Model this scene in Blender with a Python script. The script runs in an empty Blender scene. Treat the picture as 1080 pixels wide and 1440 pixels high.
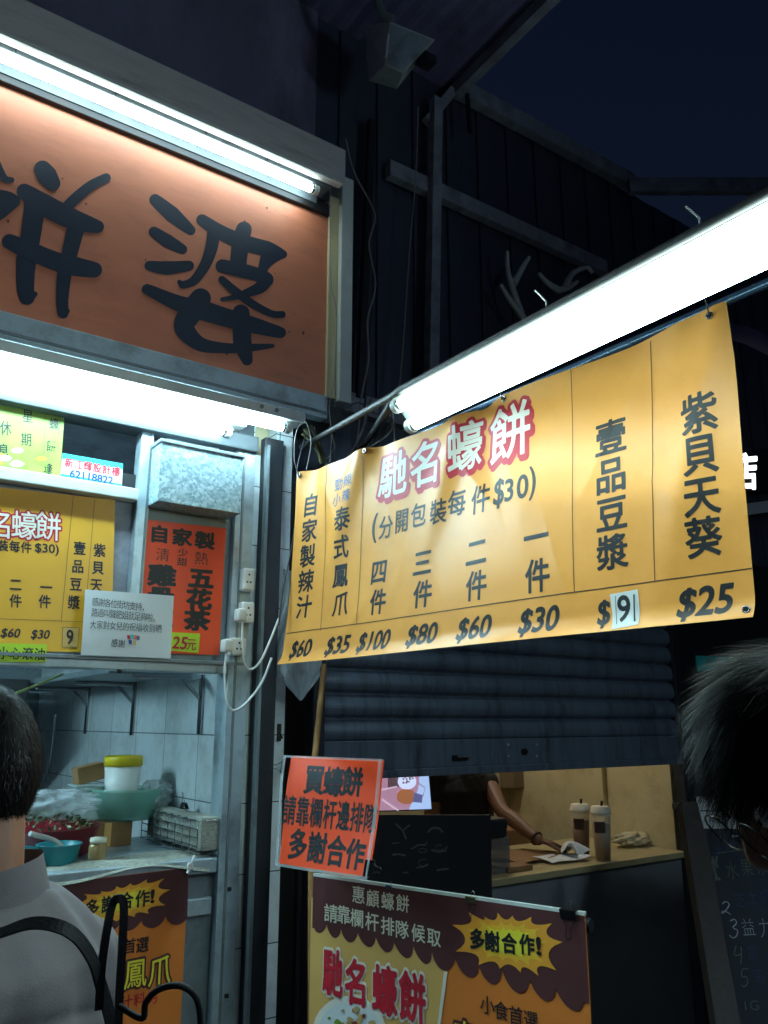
import bpy, bmesh, math, random
import numpy as np
from mathutils import Vector as V, Matrix
random.seed(7)
SC = bpy.context.scene
COL = SC.collection

# ---------------------------------------------------------------- camera
CAM = V((0.0, -2.68, 1.62))
FPX = 1150.0                                   # focal length in pixels of the 1080x1440 photograph
PITCH = math.atan(295 / FPX)
YAW = math.atan(1660 / (FPX / math.cos(PITCH)))
FW = V((math.cos(YAW) * math.cos(PITCH), math.sin(YAW) * math.cos(PITCH), math.sin(PITCH)))
RT = V((math.sin(YAW), -math.cos(YAW), 0))
UP = RT.cross(FW)
cd = bpy.data.cameras.new('camera')
co = bpy.data.objects.new('camera', cd); COL.objects.link(co)
cd.sensor_fit = 'VERTICAL'; cd.sensor_height = 24; cd.sensor_width = 18
cd.lens = 24 * FPX / 1440
cd.clip_start = 0.02; cd.clip_end = 500
co.matrix_world = Matrix(((RT.x, UP.x, -FW.x, CAM.x), (RT.y, UP.y, -FW.y, CAM.y), (RT.z, UP.z, -FW.z, CAM.z), (0, 0, 0, 1)))
SC.camera = co

# ---------------------------------------------------------------- world (night), moon-dim sun, exposure
W = bpy.data.worlds.new('World'); SC.world = W; W.use_nodes = True
nt = W.node_tree
bg = nt.nodes['Background']
sky = nt.nodes.new('ShaderNodeTexSky'); sky.sky_type = 'NISHITA'; sky.sun_disc = False
SUN_EL, SUN_ROT = math.radians(-2.0), math.radians(200)
sky.sun_elevation = SUN_EL; sky.sun_rotation = SUN_ROT
tint = nt.nodes.new('ShaderNodeMix'); tint.data_type = 'RGBA'; tint.blend_type = 'MULTIPLY'; tint.inputs[0].default_value = 1
tint.inputs[7].default_value = (.30, .50, 1.0, 1)          # city night: the twilight sky kept to its blue
nt.links.new(sky.outputs[0], tint.inputs[6]); nt.links.new(tint.outputs[2], bg.inputs['Color']); bg.inputs['Strength'].default_value = 0.045
SC.view_settings.view_transform = 'Standard'; SC.view_settings.look = 'None'
SC.view_settings.exposure = 1.45; SC.view_settings.gamma = 1
SC.cycles.use_denoising = True
SC.cycles.max_bounces = 8
SC.cycles.sample_clamp_indirect = 4

# ---------------------------------------------------------------- projection helpers
def ray(x, y):
    return FW + RT * ((x - 540) / FPX) - UP * ((y - 720) / FPX)
def onY(x, y, Y=0.0):
    d = ray(x, y); return CAM + d * ((Y - CAM.y) / d.y)
def onX(x, y, X):
    d = ray(x, y); return CAM + d * ((X - CAM.x) / d.x)
def onZ(x, y, Z):
    d = ray(x, y); return CAM + d * ((Z - CAM.z) / d.z)
def at(x, y, dist):                              # a point that many metres in front (along the level view direction)
    d = ray(x, y); h = V((FW.x, FW.y, 0)).normalized()
    return CAM + d * (dist / d.dot(h))
def proj(p):
    d = p - CAM; z = d.dot(FW)
    return 540 + FPX * d.dot(RT) / z, 720 - FPX * d.dot(UP) / z
HF = V((FW.x, FW.y, 0)).normalized()             # level view direction
UZ = V((0, 0, 1))

# ---------------------------------------------------------------- materials
def lin(c):
    return tuple(((v / 255) / 12.92 if v / 255 <= .04045 else ((v / 255 + .055) / 1.055) ** 2.4) for v in c)
MATS = {}
def mat(name, rgb, rough=.6, metal=0., var=.12, scale=6., bump=0., bscale=60., spec=.5, dirt=None, dscale=2.5, damt=.5, coat=0., stretch=(1, 1, 1)):
    """rgb = real surface colour in sRGB 0-255; mottled by noise, optionally with dirt patches and a bump"""
    if name in MATS: return MATS[name]
    m = bpy.data.materials.new(name); m.use_nodes = True; MATS[name] = m
    n = m.node_tree; b = n.nodes['Principled BSDF']
    b.inputs['Roughness'].default_value = rough; b.inputs['Metallic'].default_value = metal
    b.inputs['Specular IOR Level'].default_value = spec
    if coat: b.inputs['Coat Weight'].default_value = coat; b.inputs['Coat Roughness'].default_value = .15
    c = lin(rgb)
    tc = n.nodes.new('ShaderNodeTexCoord'); mp = n.nodes.new('ShaderNodeMapping'); mp.inputs['Scale'].default_value = stretch
    n.links.new(tc.outputs['Object'], mp.inputs[0])
    nz = n.nodes.new('ShaderNodeTexNoise'); nz.inputs['Scale'].default_value = scale; nz.inputs['Detail'].default_value = 6
    n.links.new(mp.outputs[0], nz.inputs['Vector'])
    r = n.nodes.new('ShaderNodeValToRGB')
    r.color_ramp.elements[0].position = .3; r.color_ramp.elements[1].position = .7
    r.color_ramp.elements[0].color = (*[v * (1 - var) for v in c], 1); r.color_ramp.elements[1].color = (*[min(1, v * (1 + var * .6)) for v in c], 1)
    n.links.new(nz.outputs['Fac'], r.inputs[0]); out = r.outputs[0]
    if dirt:
        nd = n.nodes.new('ShaderNodeTexNoise'); nd.inputs['Scale'].default_value = dscale; nd.inputs['Detail'].default_value = 9; nd.inputs['Roughness'].default_value = .7
        n.links.new(mp.outputs[0], nd.inputs['Vector'])
        rd = n.nodes.new('ShaderNodeValToRGB'); rd.color_ramp.elements[0].position = .48; rd.color_ramp.elements[1].position = .72
        rd.color_ramp.elements[1].color = (damt, damt, damt, 1)
        n.links.new(nd.outputs['Fac'], rd.inputs[0])
        mx = n.nodes.new('ShaderNodeMix'); mx.data_type = 'RGBA'
        n.links.new(rd.outputs[0], mx.inputs[0]); n.links.new(out, mx.inputs[6]); mx.inputs[7].default_value = (*lin(dirt), 1); out = mx.outputs[2]
    n.links.new(out, b.inputs['Base Color'])
    rr = n.nodes.new('ShaderNodeMapRange'); rr.inputs['To Min'].default_value = max(0.03, rough - .1); rr.inputs['To Max'].default_value = min(1, rough + .1)
    n.links.new(nz.outputs['Fac'], rr.inputs[0]); n.links.new(rr.outputs[0], b.inputs['Roughness'])
    if bump:
        nb = n.nodes.new('ShaderNodeTexNoise'); nb.inputs['Scale'].default_value = bscale; nb.inputs['Detail'].default_value = 5
        n.links.new(mp.outputs[0], nb.inputs['Vector'])
        bp = n.nodes.new('ShaderNodeBump'); bp.inputs['Strength'].default_value = bump; bp.inputs['Distance'].default_value = .01
        n.links.new(nb.outputs['Fac'], bp.inputs['Height']); n.links.new(bp.outputs[0], b.inputs['Normal'])
    return m
def emit(name, rgb, strength):
    if name in MATS: return MATS[name]
    m = bpy.data.materials.new(name); m.use_nodes = True; MATS[name] = m
    b = m.node_tree.nodes['Principled BSDF']
    b.inputs['Base Color'].default_value = (.8, .8, .8, 1)
    b.inputs['Emission Color'].default_value = (*rgb, 1); b.inputs['Emission Strength'].default_value = strength
    return m
def tiles(name, axes, bw, rh, rgb, mortar, off=(0, 0)):
    m = bpy.data.materials.new(name); m.use_nodes = True; MATS[name] = m
    n = m.node_tree; b = n.nodes['Principled BSDF']
    tc = n.nodes.new('ShaderNodeTexCoord'); sp = n.nodes.new('ShaderNodeSeparateXYZ'); cb = n.nodes.new('ShaderNodeCombineXYZ')
    n.links.new(tc.outputs['Object'], sp.inputs[0])
    for i, a in enumerate(axes):
        ad = n.nodes.new('ShaderNodeMath'); ad.inputs[1].default_value = off[i]
        n.links.new(sp.outputs['XYZ'.index(a)], ad.inputs[0]); n.links.new(ad.outputs[0], cb.inputs[i])
    br = n.nodes.new('ShaderNodeTexBrick'); br.offset = 0; br.squash = 1
    br.inputs['Scale'].default_value = 1; br.inputs['Brick Width'].default_value = bw; br.inputs['Row Height'].default_value = rh
    br.inputs['Mortar Size'].default_value = .0022; br.inputs['Mortar Smooth'].default_value = .3; br.inputs['Bias'].default_value = 0
    c = lin(rgb)
    br.inputs['Color1'].default_value = (*c, 1); br.inputs['Color2'].default_value = (*[v * .9 for v in c], 1); br.inputs['Mortar'].default_value = (*lin(mortar), 1)
    n.links.new(cb.outputs[0], br.inputs['Vector'])
    nd = n.nodes.new('ShaderNodeTexNoise'); nd.inputs['Scale'].default_value = 5; nd.inputs['Detail'].default_value = 9; nd.inputs['Roughness'].default_value = .75
    n.links.new(tc.outputs['Object'], nd.inputs['Vector'])
    rd = n.nodes.new('ShaderNodeValToRGB'); rd.color_ramp.elements[0].position = .45; rd.color_ramp.elements[1].position = .8
    rd.color_ramp.elements[1].color = (.55, .55, .55, 1)
    n.links.new(nd.outputs['Fac'], rd.inputs[0])
    mx = n.nodes.new('ShaderNodeMix'); mx.data_type = 'RGBA'; mx.inputs[7].default_value = (*lin((120, 112, 95)), 1)
    n.links.new(rd.outputs[0], mx.inputs[0]); n.links.new(br.outputs['Color'], mx.inputs[6]); n.links.new(mx.outputs[2], b.inputs['Base Color'])
    b.inputs['Roughness'].default_value = .22
    bp = n.nodes.new('ShaderNodeBump'); bp.inputs['Strength'].default_value = .6; bp.inputs['Distance'].default_value = .004; bp.invert = True
    n.links.new(br.outputs['Fac'], bp.inputs['Height']); n.links.new(bp.outputs[0], b.inputs['Normal'])
    return m
def glass(name, rgb=(235, 245, 245), rough=.15, alpha=.35):
    if name in MATS: return MATS[name]
    m = mat(name, rgb, rough, var=.15, scale=14, bump=.35, bscale=25)
    m.node_tree.nodes['Principled BSDF'].inputs['Alpha'].default_value = alpha
    return m
def galvanised(name):
    m = bpy.data.materials.new(name); m.use_nodes = True; MATS[name] = m
    n = m.node_tree; b = n.nodes['Principled BSDF']; b.inputs['Metallic'].default_value = .3
    tc = n.nodes.new('ShaderNodeTexCoord'); vo = n.nodes.new('ShaderNodeTexVoronoi'); vo.inputs['Scale'].default_value = 110
    n.links.new(tc.outputs['Object'], vo.inputs['Vector'])
    r = n.nodes.new('ShaderNodeValToRGB'); r.color_ramp.elements[0].color = (.20, .31, .36, 1); r.color_ramp.elements[1].color = (.50, .64, .68, 1)
    sx = n.nodes.new('ShaderNodeSeparateColor'); n.links.new(vo.outputs['Color'], sx.inputs[0])
    n.links.new(sx.outputs[0], r.inputs[0]); n.links.new(r.outputs[0], b.inputs['Base Color'])
    mr = n.nodes.new('ShaderNodeMapRange'); mr.inputs['To Min'].default_value = .3; mr.inputs['To Max'].default_value = .6
    n.links.new(sx.outputs[1], mr.inputs[0]); n.links.new(mr.outputs[0], b.inputs['Roughness'])
    return m
M = {}
M['ink'] = mat('black ink', (23, 27, 33), .5, var=.1)
M['banner'] = mat('yellow vinyl', (236, 162, 76), .40, var=.06, scale=4, bump=.28, bscale=4.5, dirt=(205, 130, 45), dscale=3, damt=.35)
M['menu'] = mat('menu print yellow', (230, 168, 40), .45, var=.05)
M['sign'] = mat('orange sign panel', (204, 122, 90), .5, var=.09, scale=3, dirt=(156, 90, 68), dscale=4, damt=.5, stretch=(1, 1, 3))
M['brush'] = mat('dark blue lettering', (26, 38, 58), .45, var=.15, scale=4)
M['alu'] = mat('aluminium', (176, 192, 200), .42, metal=.4, var=.14, scale=5, dirt=(84, 82, 76), dscale=7, damt=.6)
M['alud'] = mat('dull aluminium', (128, 138, 142), .5, metal=.4, var=.2, scale=6, dirt=(52, 48, 42), dscale=6, damt=.7)
M['whitemetal'] = mat('white enamel', (205, 210, 206), .4, var=.08, dirt=(120, 112, 95), dscale=6, damt=.4)
M['header'] = mat('grimy dark header', (50, 56, 60), .7, var=.25, dirt=(34, 32, 30), dscale=8, damt=.6)
M['battgrey'] = mat('grimy grey batten', (92, 100, 106), .6, var=.2, dirt=(50, 48, 44), dscale=8, damt=.6)
M['cream'] = mat('cream wall paint', (200, 188, 148), .7, var=.1, scale=3, dirt=(140, 118, 70), dscale=5, damt=.5, bump=.1)
M['darksteel'] = mat('dark steel', (42, 46, 52), .5, metal=.4, var=.35, scale=7, dirt=(62, 48, 36), dscale=6, damt=.5)
M['black'] = mat('black paint', (14, 15, 18), .6, var=.3)
M['beam'] = mat('grey beam paint', (150, 152, 162), .7, var=.25, scale=8, dirt=(70, 58, 46), dscale=7, damt=.6)
M['fascia'] = mat('weathered fascia paint', (196, 190, 186), .7, var=.2, scale=5, dirt=(96, 84, 70), dscale=5, damt=.6, stretch=(.5, 1, 3))
M['roof'] = mat('roof sheet', (118, 114, 148), .75, var=.3, scale=1.6, dirt=(70, 64, 78), dscale=3, damt=.6)
M['hazewall'] = mat('wall with lilac haze tint', (126, 120, 146), .8, var=.25, scale=2, dirt=(84, 78, 92), dscale=2.5, damt=.8, stretch=(1.5, 1, .6))  # lilac light haze above the sign is put into this wall colour
M['wallmetal'] = mat('dark sheet wall', (66, 72, 88), .6, var=.25, scale=3, dirt=(36, 36, 40), dscale=3, damt=.6)
M['shutter'] = mat('shutter steel', (104, 116, 128), .42, metal=.2, var=.14, scale=4, dirt=(40, 38, 36), dscale=3, damt=.75, stretch=(5, 1, .8))
M['orange'] = mat('fluorescent orange paper', (255, 80, 32), .45, var=.03)
M['lime'] = mat('fluorescent lime paper', (190, 225, 45), .55, var=.03)
M['palegreen'] = mat('pale green print', (132, 158, 60), .5, var=.25, scale=9)
M['paper'] = mat('white paper', (215, 220, 222), .7, var=.03)
M['teal'] = mat('teal print', (40, 185, 180), .5)
M['red'] = mat('red ink', (190, 30, 48), .5)
M['blueink'] = mat('blue ink', (30, 70, 150), .5)
M['greyink'] = mat('grey blue ink', (95, 105, 140), .5)
M['brown'] = mat('brown print', (84, 44, 46), .5, var=.08)
M['ylight'] = mat('sand print', (218, 172, 98), .5, var=.06)
M['orprint'] = mat('orange print', (222, 124, 48), .5, var=.06)
M['yel'] = mat('yellow print', (240, 222, 60), .5)
M['bur1'] = mat('burst orange print', (238, 160, 52), .5)
M['bur2'] = mat('burst amber print', (242, 188, 54), .5)
M['cream2'] = mat('pale letter print', (228, 222, 200), .5)
M['halo'] = mat('white halo print', (235, 228, 215), .5)
M['plastic'] = glass('clear plastic bag', (225, 235, 238), .12, .38)
M['filmy'] = glass('plastic sleeve', (250, 250, 250), .1, .02)
M['pvc'] = mat('white plastic', (225, 225, 220), .4, var=.06, dirt=(160, 150, 125), dscale=9, damt=.5)
M['wire'] = mat('grey cable', (150, 145, 145), .5, var=.2)
M['wired'] = mat('dark cable', (60, 60, 66), .5, var=.2)
M['wirew'] = mat('white cable', (225, 225, 222), .45)
M['polebl'] = mat('blue steel pole', (110, 140, 170), .25, metal=.75, var=.1)
M['pipe'] = mat('dark pipe', (30, 28, 27), .6, metal=.2, var=.35, scale=14, dirt=(60, 42, 30), dscale=12, damt=.6)
M['bamboo'] = mat('bamboo', (158, 112, 58), .6, var=.3, scale=5, stretch=(8, 8, .6))
M['straw'] = mat('dry twig', (110, 104, 70), .8, var=.3)
M['wood'] = mat('dark wood', (46, 36, 28), .6, var=.4, scale=6, stretch=(6, 6, .6), bump=.2, bscale=20)
M['chalkboard'] = mat('chalkboard', (24, 28, 36), .8, var=.25, scale=5, dirt=(50, 54, 62), dscale=4, damt=.4)
M['chalk'] = mat('chalk', (150, 155, 160), .9, var=.3, scale=60)
M['chalkg'] = mat('green chalk', (84, 94, 80), .9, var=.3, scale=60)
M['chalkb'] = mat('blue chalk', (46, 56, 96), .9, var=.3, scale=60)
M['chrome'] = mat('chrome wire', (170, 172, 175), .2, metal=1, var=.1)
M['clip'] = mat('black clip steel', (22, 22, 24), .3, metal=.3, var=.2)
M['skin'] = mat('skin', (150, 104, 80), .5, var=.1, scale=20, bump=.05)
M['hair'] = mat('black hair', (17, 13, 12), .6, var=.2, spec=.14)
M['hairgrey'] = mat('greying hair', (40, 34, 32), .55, var=.3)
M['sweater'] = mat('light grey jersey', (106, 100, 102), .9, var=.1, scale=30, bump=.12, bscale=420)
M['shirt'] = mat('black t-shirt', (13, 14, 17), .85, var=.2, scale=30)
M['denim'] = mat('dark trousers', (28, 32, 42), .9, var=.2)
M['shoe'] = mat('shoe rubber', (40, 40, 42), .7)
M['strap'] = mat('black webbing', (24, 24, 27), .7, var=.2, bump=.2, bscale=300)
M['cardboard'] = mat('cardboard', (140, 104, 66), .8, var=.12, scale=10)
M['concrete'] = mat('street concrete', (88, 86, 84), .7, var=.25, scale=2, dirt=(50, 48, 46), dscale=4, damt=.7, bump=.2)
M['counter'] = mat('counter laminate', (178, 162, 118), .4, var=.08, dirt=(130, 112, 78), dscale=8, damt=.4)
M['counterfront'] = mat('dark grey counter panel', (128, 130, 132), .5, var=.18, scale=2)
M['galv'] = galvanised('galvanised steel')

# ---------------------------------------------------------------- mesh builder
ORG = {}
class MB:
    def __init__(s): s.v = []; s.f = []; s.m = []; s.sm = []; s.mats = []
    def mi(s, m):
        if m not in s.mats: s.mats.append(m)
        return s.mats.index(m)
    def add(s, vs, fs, m, smooth=False):
        o = len(s.v); s.v += [V(p) for p in vs]; k = s.mi(m)
        for f in fs: s.f.append([i + o for i in f]); s.m.append(k); s.sm.append(smooth)
    def box(s, a, b, m, bev=0.0):
        """axis-aligned box with optional chamfered edges"""
        a, b = V(a), V(b); lo = V((min(a.x, b.x), min(a.y, b.y), min(a.z, b.z))); hi = V((max(a.x, b.x), max(a.y, b.y), max(a.z, b.z)))
        s.obox((lo + hi) / 2, V((1, 0, 0)), V((0, 1, 0)), UZ, (hi - lo) / 2, m, bev)
    def obox(s, c, ax, ay, az, h, m, bev=0.0):
        c = V(c); bm = bmesh.new(); bmesh.ops.create_cube(bm, size=2)
        for v in bm.verts: v.co = V((v.co.x * h[0], v.co.y * h[1], v.co.z * h[2]))
        if bev: bmesh.ops.bevel(bm, geom=bm.edges[:], offset=min(bev, min(h) * .9), segments=2, affect='EDGES', profile=.6)
        bm.verts.index_update()
        s.add([c + ax * v.co.x + ay * v.co.y + az * v.co.z for v in bm.verts], [[v.index for v in f.verts] for f in bm.faces], m); bm.free()
    def beam(s, p, q, w, h, m, up=UZ, bev=0.0):
        p, q = V(p), V(q); d = (q - p); L = d.length; d.normalize(); sd = d.cross(up).normalized(); u = sd.cross(d)
        s.obox((p + q) / 2, d, sd, u, (L / 2, w / 2, h / 2), m, bev)
    def tube(s, path, r, m, n=8, cap=True, smooth=True):
        path = [V(p) for p in path]; rs = r if isinstance(r, (list, tuple)) else [r] * len(path)
        vs = []; pn = None
        for i, p in enumerate(path):
            t = (path[min(i + 1, len(path) - 1)] - path[max(i - 1, 0)]).normalized()
            if pn is None:
                a = V((0, 0, 1)) if abs(t.z) < .9 else V((1, 0, 0)); pn = t.cross(a).normalized()
            pn = (pn - t * pn.dot(t)).normalized(); bn = t.cross(pn)
            for k in range(n):
                an = 2 * math.pi * k / n; vs.append(p + (pn * math.cos(an) + bn * math.sin(an)) * rs[i])
        fs = [[i * n + k, i * n + (k + 1) % n, (i + 1) * n + (k + 1) % n, (i + 1) * n + k] for i in range(len(path) - 1) for k in range(n)]
        s.add(vs, fs, m, smooth)
        if cap:
            s.add(vs[:n], [list(range(n))[::-1]], m); s.add(vs[-n:], [list(range(n))], m)
    def lathe(s, c, prof, m, n=24, ax=None):
        """prof: list of (radius, height) turned about a vertical axis through c"""
        c = V(c); vs = []
        for r, z in prof:
            for k in range(n):
                a = 2 * math.pi * k / n; vs.append(c + V((math.cos(a) * r, math.sin(a) * r, z)))
        s.add(vs, [[i * n + k, i * n + (k + 1) % n, (i + 1) * n + (k + 1) % n, (i + 1) * n + k] for i in range(len(prof) - 1) for k in range(n)], m, True)
    def grid(s, fn, nu, nv, m, smooth=True):
        vs = [fn(i / nu, j / nv) for j in range(nv + 1) for i in range(nu + 1)]
        s.add(vs, [[j * (nu + 1) + i, j * (nu + 1) + i + 1, (j + 1) * (nu + 1) + i + 1, (j + 1) * (nu + 1) + i] for j in range(nv) for i in range(nu)], m, smooth)
    def ribbon(s, path, w, nrm, m, th=.002):
        """flat strap along a path, nrm = its facing normal (one vector or one per point)"""
        path = [V(p) for p in path]; vs = []
        for i, p in enumerate(path):
            t = (path[min(i + 1, len(path) - 1)] - path[max(i - 1, 0)]).normalized()
            nn = V(nrm[i] if isinstance(nrm, list) else nrm).normalized(); sd = t.cross(nn).normalized() * w / 2; nn = sd.cross(t).normalized() * th / 2
            vs += [p - sd - nn, p + sd - nn, p + sd + nn, p - sd + nn]
        fs = [[i * 4 + k, i * 4 + (k + 1) % 4, i * 4 + 4 + (k + 1) % 4, i * 4 + 4 + k] for i in range(len(path) - 1) for k in range(4)]
        e = len(path) * 4 - 4
        s.add(vs, fs + [[3, 2, 1, 0], [e, e + 1, e + 2, e + 3]], m, False)
    def build(s, name, parent=None, loc=None, **tags):
        if parent is not None: o0 = ORG[parent.name]
        elif loc is not None: o0 = V(loc)
        else:
            lo = V([min(p[i] for p in s.v) for i in range(3)]); hi = V([max(p[i] for p in s.v) for i in range(3)]); o0 = V(((lo.x + hi.x) / 2, (lo.y + hi.y) / 2, lo.z))
        me = bpy.data.meshes.new(name); me.from_pydata([p - o0 for p in s.v], [], s.f)
        for m in s.mats: me.materials.append(m)
        me.polygons.foreach_set('material_index', s.m); me.polygons.foreach_set('use_smooth', s.sm); me.update()
        o = bpy.data.objects.new(name, me); COL.objects.link(o)
        if parent is not None: o.parent = parent
        else: o.location = o0
        ORG[o.name] = o0
        for k, x in tags.items(): o[k] = x
        return o
def thing(name, label, cat, loc, group=None):
    o = bpy.data.objects.new(name, None); COL.objects.link(o); o.location = V(loc); o.empty_display_size = .1
    o['label'] = label; o['category'] = cat
    if group: o['group'] = group
    ORG[o.name] = V(loc); return o
def tg(label, cat, group=None):
    d = dict(label=label, category=cat)
    if group: d['group'] = group
    return d

# ---------------------------------------------------------------- lettering
GL = {}
OUT = {}
def outline(s):
    """boundary segments of a filled character, in em units"""
    if s in OUT: return OUT[s]
    c = bpy.data.curves.new('glyph', 'FONT'); c.body = s; c.resolution_u = 4
    o = bpy.data.objects.new('glyph', c); COL.objects.link(o)
    dg = bpy.context.evaluated_depsgraph_get(); dg.update()
    me = bpy.data.meshes.new_from_object(o.evaluated_get(dg))
    bm = bmesh.new(); bm.from_mesh(me); bmesh.ops.remove_doubles(bm, verts=bm.verts[:], dist=1e-5)
    seg = np.array([[e.verts[0].co.x, e.verts[0].co.y, e.verts[1].co.x, e.verts[1].co.y] for e in bm.edges if len(e.link_faces) == 1])
    bm.free(); bpy.data.objects.remove(o); bpy.data.curves.remove(c); bpy.data.meshes.remove(me)
    OUT[s] = seg; return seg
def glyph(s, bold, cell=.0185):
    """character mesh thickened by `bold` em: signed distance to the outline on a fine grid, cells clipped at the contour"""
    k = (s, round(bold, 4))
    if k in GL: return GL[k]
    sg = outline(s)
    x0, x1 = min(sg[:, 0].min(), sg[:, 2].min()), max(sg[:, 0].max(), sg[:, 2].max()); y0, y1 = min(sg[:, 1].min(), sg[:, 3].min()), max(sg[:, 1].max(), sg[:, 3].max())
    if len(s) == 1 and ord(s) > 0x2000: cx, cy, sx, sy = .5, .38, 1., 1.
    else: cx, cy, sx, sy = (x0 + x1) / 2, (y0 + y1) / 2, x1 - x0, y1 - y0
    pad = max(bold, 0) + cell * 1.5
    nx = int((x1 - x0 + 2 * pad) / cell) + 1; ny = int((y1 - y0 + 2 * pad) / cell) + 1
    gx = x0 - pad + np.arange(nx + 1) * cell; gy = y0 - pad + np.arange(ny + 1) * cell
    X, Y = np.meshgrid(gx, gy); p = np.stack([X.ravel(), Y.ravel()], 1)
    d2 = np.full(len(p), 1e9); ins = np.zeros(len(p), bool)
    for ax, ay, bx, by in sg:
        vx, vy = bx - ax, by - ay; wx, wy = p[:, 0] - ax, p[:, 1] - ay
        t = np.clip((wx * vx + wy * vy) / max(vx * vx + vy * vy, 1e-12), 0, 1)
        d2 = np.minimum(d2, (wx - t * vx) ** 2 + (wy - t * vy) ** 2)
        c_ = (ay > p[:, 1]) != (by > p[:, 1])
        if abs(vy) > 1e-12: ins ^= c_ & (p[:, 0] < ax + (p[:, 1] - ay) / vy * vx)
    f = (np.where(ins, 1, -1) * np.sqrt(d2) + bold).reshape(X.shape)
    f = np.where(np.abs(f) < 1e-5, 1e-5, f); pos = f > 0
    vid = {}; vs = []; fs = []
    def vert(key, x, y):
        if key not in vid: vid[key] = len(vs); vs.append(((x - cx) / sx, (y - cy) / sy))
        return vid[key]
    cnt = pos[:-1, :-1].astype(int) + pos[:-1, 1:] + pos[1:, :-1] + pos[1:, 1:]
    for j, i in zip(*np.nonzero(cnt)):
        q = ((j, i), (j, i + 1), (j + 1, i + 1), (j + 1, i)); face = []
        for a in range(4):
            (ja, ia), (jb, ib) = q[a], q[(a + 1) % 4]; fa, fb = f[ja, ia], f[jb, ib]
            if fa > 0: face.append(vert((ja, ia), gx[ia], gy[ja]))
            if (fa > 0) != (fb > 0):
                t = fa / (fa - fb); key = ((ja, ia), (jb, ib)) if (ja, ia) < (jb, ib) else ((jb, ib), (ja, ia))
                face.append(vert(key, gx[ia] + (gx[ib] - gx[ia]) * t, gy[ja] + (gy[jb] - gy[ja]) * t))
        if len(face) > 2: fs.append(face)
    GL[k] = (vs, fs); return GL[k]
class Panel:
    """a sheet between four corners; u runs left to right, v top to bottom; disp bends it along its normal"""
    def __init__(s, tl, tr, br, bl, disp=None):
        s.c = [V(p) for p in (tl, tr, br, bl)]
        s.N = (s.c[1] - s.c[0]).cross(s.c[3] - s.c[0]).normalized()
        mid = sum(s.c, V()) / 4
        if s.N.dot(CAM - mid) < 0: s.N = -s.N
        s.disp = disp or (lambda u, v: 0.)
    sag = None
    def P(s, u, v, off=0.):
        if s.sag: v = v + s.sag(u) * max(0, 1 - v) ** 3
        a = s.c[0].lerp(s.c[1], u); b = s.c[3].lerp(s.c[2], u)
        return a.lerp(b, v) + s.N * (s.disp(u, v) + off)
    def uv(s, px, py):
        u = v = .5
        for _ in range(12):
            x, y = proj(s.P(u, v)); e = 1e-3
            xu, yu = proj(s.P(u + e, v)); xv, yv = proj(s.P(u, v + e))
            a, b, c, d = (xu - x) / e, (xv - x) / e, (yu - y) / e, (yv - y) / e
            dt = a * d - b * c; rx, ry = px - x, py - y
            u += max(-.6, min(.6, (rx * d - b * ry) / dt)); v += max(-.6, min(.6, (a * ry - rx * c) / dt))
        return u, v
    def sheet(s, mb, m, nu=1, nv=1, th=.0016):
        for k, o in ((0, 0.), (1, -th)):
            vs = [s.P(i / nu, j / nv, o) for j in range(nv + 1) for i in range(nu + 1)]
            fs = [[j * (nu + 1) + i, (j + 1) * (nu + 1) + i, (j + 1) * (nu + 1) + i + 1, j * (nu + 1) + i + 1] for j in range(nv) for i in range(nu)]
            mb.add(vs, fs if k == 0 else [f[::-1] for f in fs], m, nu > 1)
        rim = [(i / nu, 0) for i in range(nu)] + [(1, j / nv) for j in range(nv)] + [(1 - i / nu, 1) for i in range(nu)] + [(0, 1 - j / nv) for j in range(nv)]
        n = len(rim); vs = [s.P(u, v, 0) for u, v in rim] + [s.P(u, v, -th) for u, v in rim]
        mb.add(vs, [[i, (i + 1) % n, n + (i + 1) % n, n + i] for i in range(n)], m)
    def put(s, mb, st, u, v, du, dv, m, bold=.012, off=.0008, shear=0., rot=0.):
        vs, fs = glyph(st, bold); cr, sr = math.cos(rot), math.sin(rot)
        mb.add([s.P(u + ((x * cr - y * sr) + shear * y) * du, v - (x * sr + y * cr) * dv, off) for x, y in vs], fs, m)
    def text(s, mb, st, p0, p1, sz, m, bold=.012, off=.0008, shear=0., sz1=None, jit=0.):
        n = len(st)
        for i, ch in enumerate(st):
            t = i / max(1, n - 1); px = p0[0] + (p1[0] - p0[0]) * t; py = p0[1] + (p1[1] - p0[1]) * t
            w, h = sz if not sz1 else (sz[0] + (sz1[0] - sz[0]) * t, sz[1] + (sz1[1] - sz[1]) * t)
            s.word(mb, ch, (px, py), w, h, m, bold, off, shear, rot=random.uniform(-jit, jit))
    def word(s, mb, st, c, w, h, m, bold=.012, off=.0008, shear=0., rot=0.):
        u, v = s.uv(*c); du = s.uv(c[0] + w / 2, c[1])[0] - s.uv(c[0] - w / 2, c[1])[0]; dv = s.uv(c[0], c[1] + h / 2)[1] - s.uv(c[0], c[1] - h / 2)[1]
        s.put(mb, st, u, v, du, dv, m, bold, off, shear, rot)
    def line(s, mb, pts, w, m, off=.0009, n=1):
        """thin printed line through pixel points, w metres wide"""
        q = [s.uv(*p) for p in pts]; path = []
        for a, b in zip(q[:-1], q[1:]):
            for k in range(n): path.append((a[0] + (b[0] - a[0]) * k / n, a[1] + (b[1] - a[1]) * k / n))
        path.append(q[-1]); P3 = [s.P(u, v, off) for u, v in path]; vs = []
        for i, p in enumerate(P3):
            t = (P3[min(i + 1, len(P3) - 1)] - P3[max(i - 1, 0)]).normalized(); sd = t.cross(s.N) * w / 2; vs += [p - sd, p + sd]
        mb.add(vs, [[2 * i, 2 * i + 1, 2 * i + 3, 2 * i + 2] for i in range(len(P3) - 1)], m)
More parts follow.
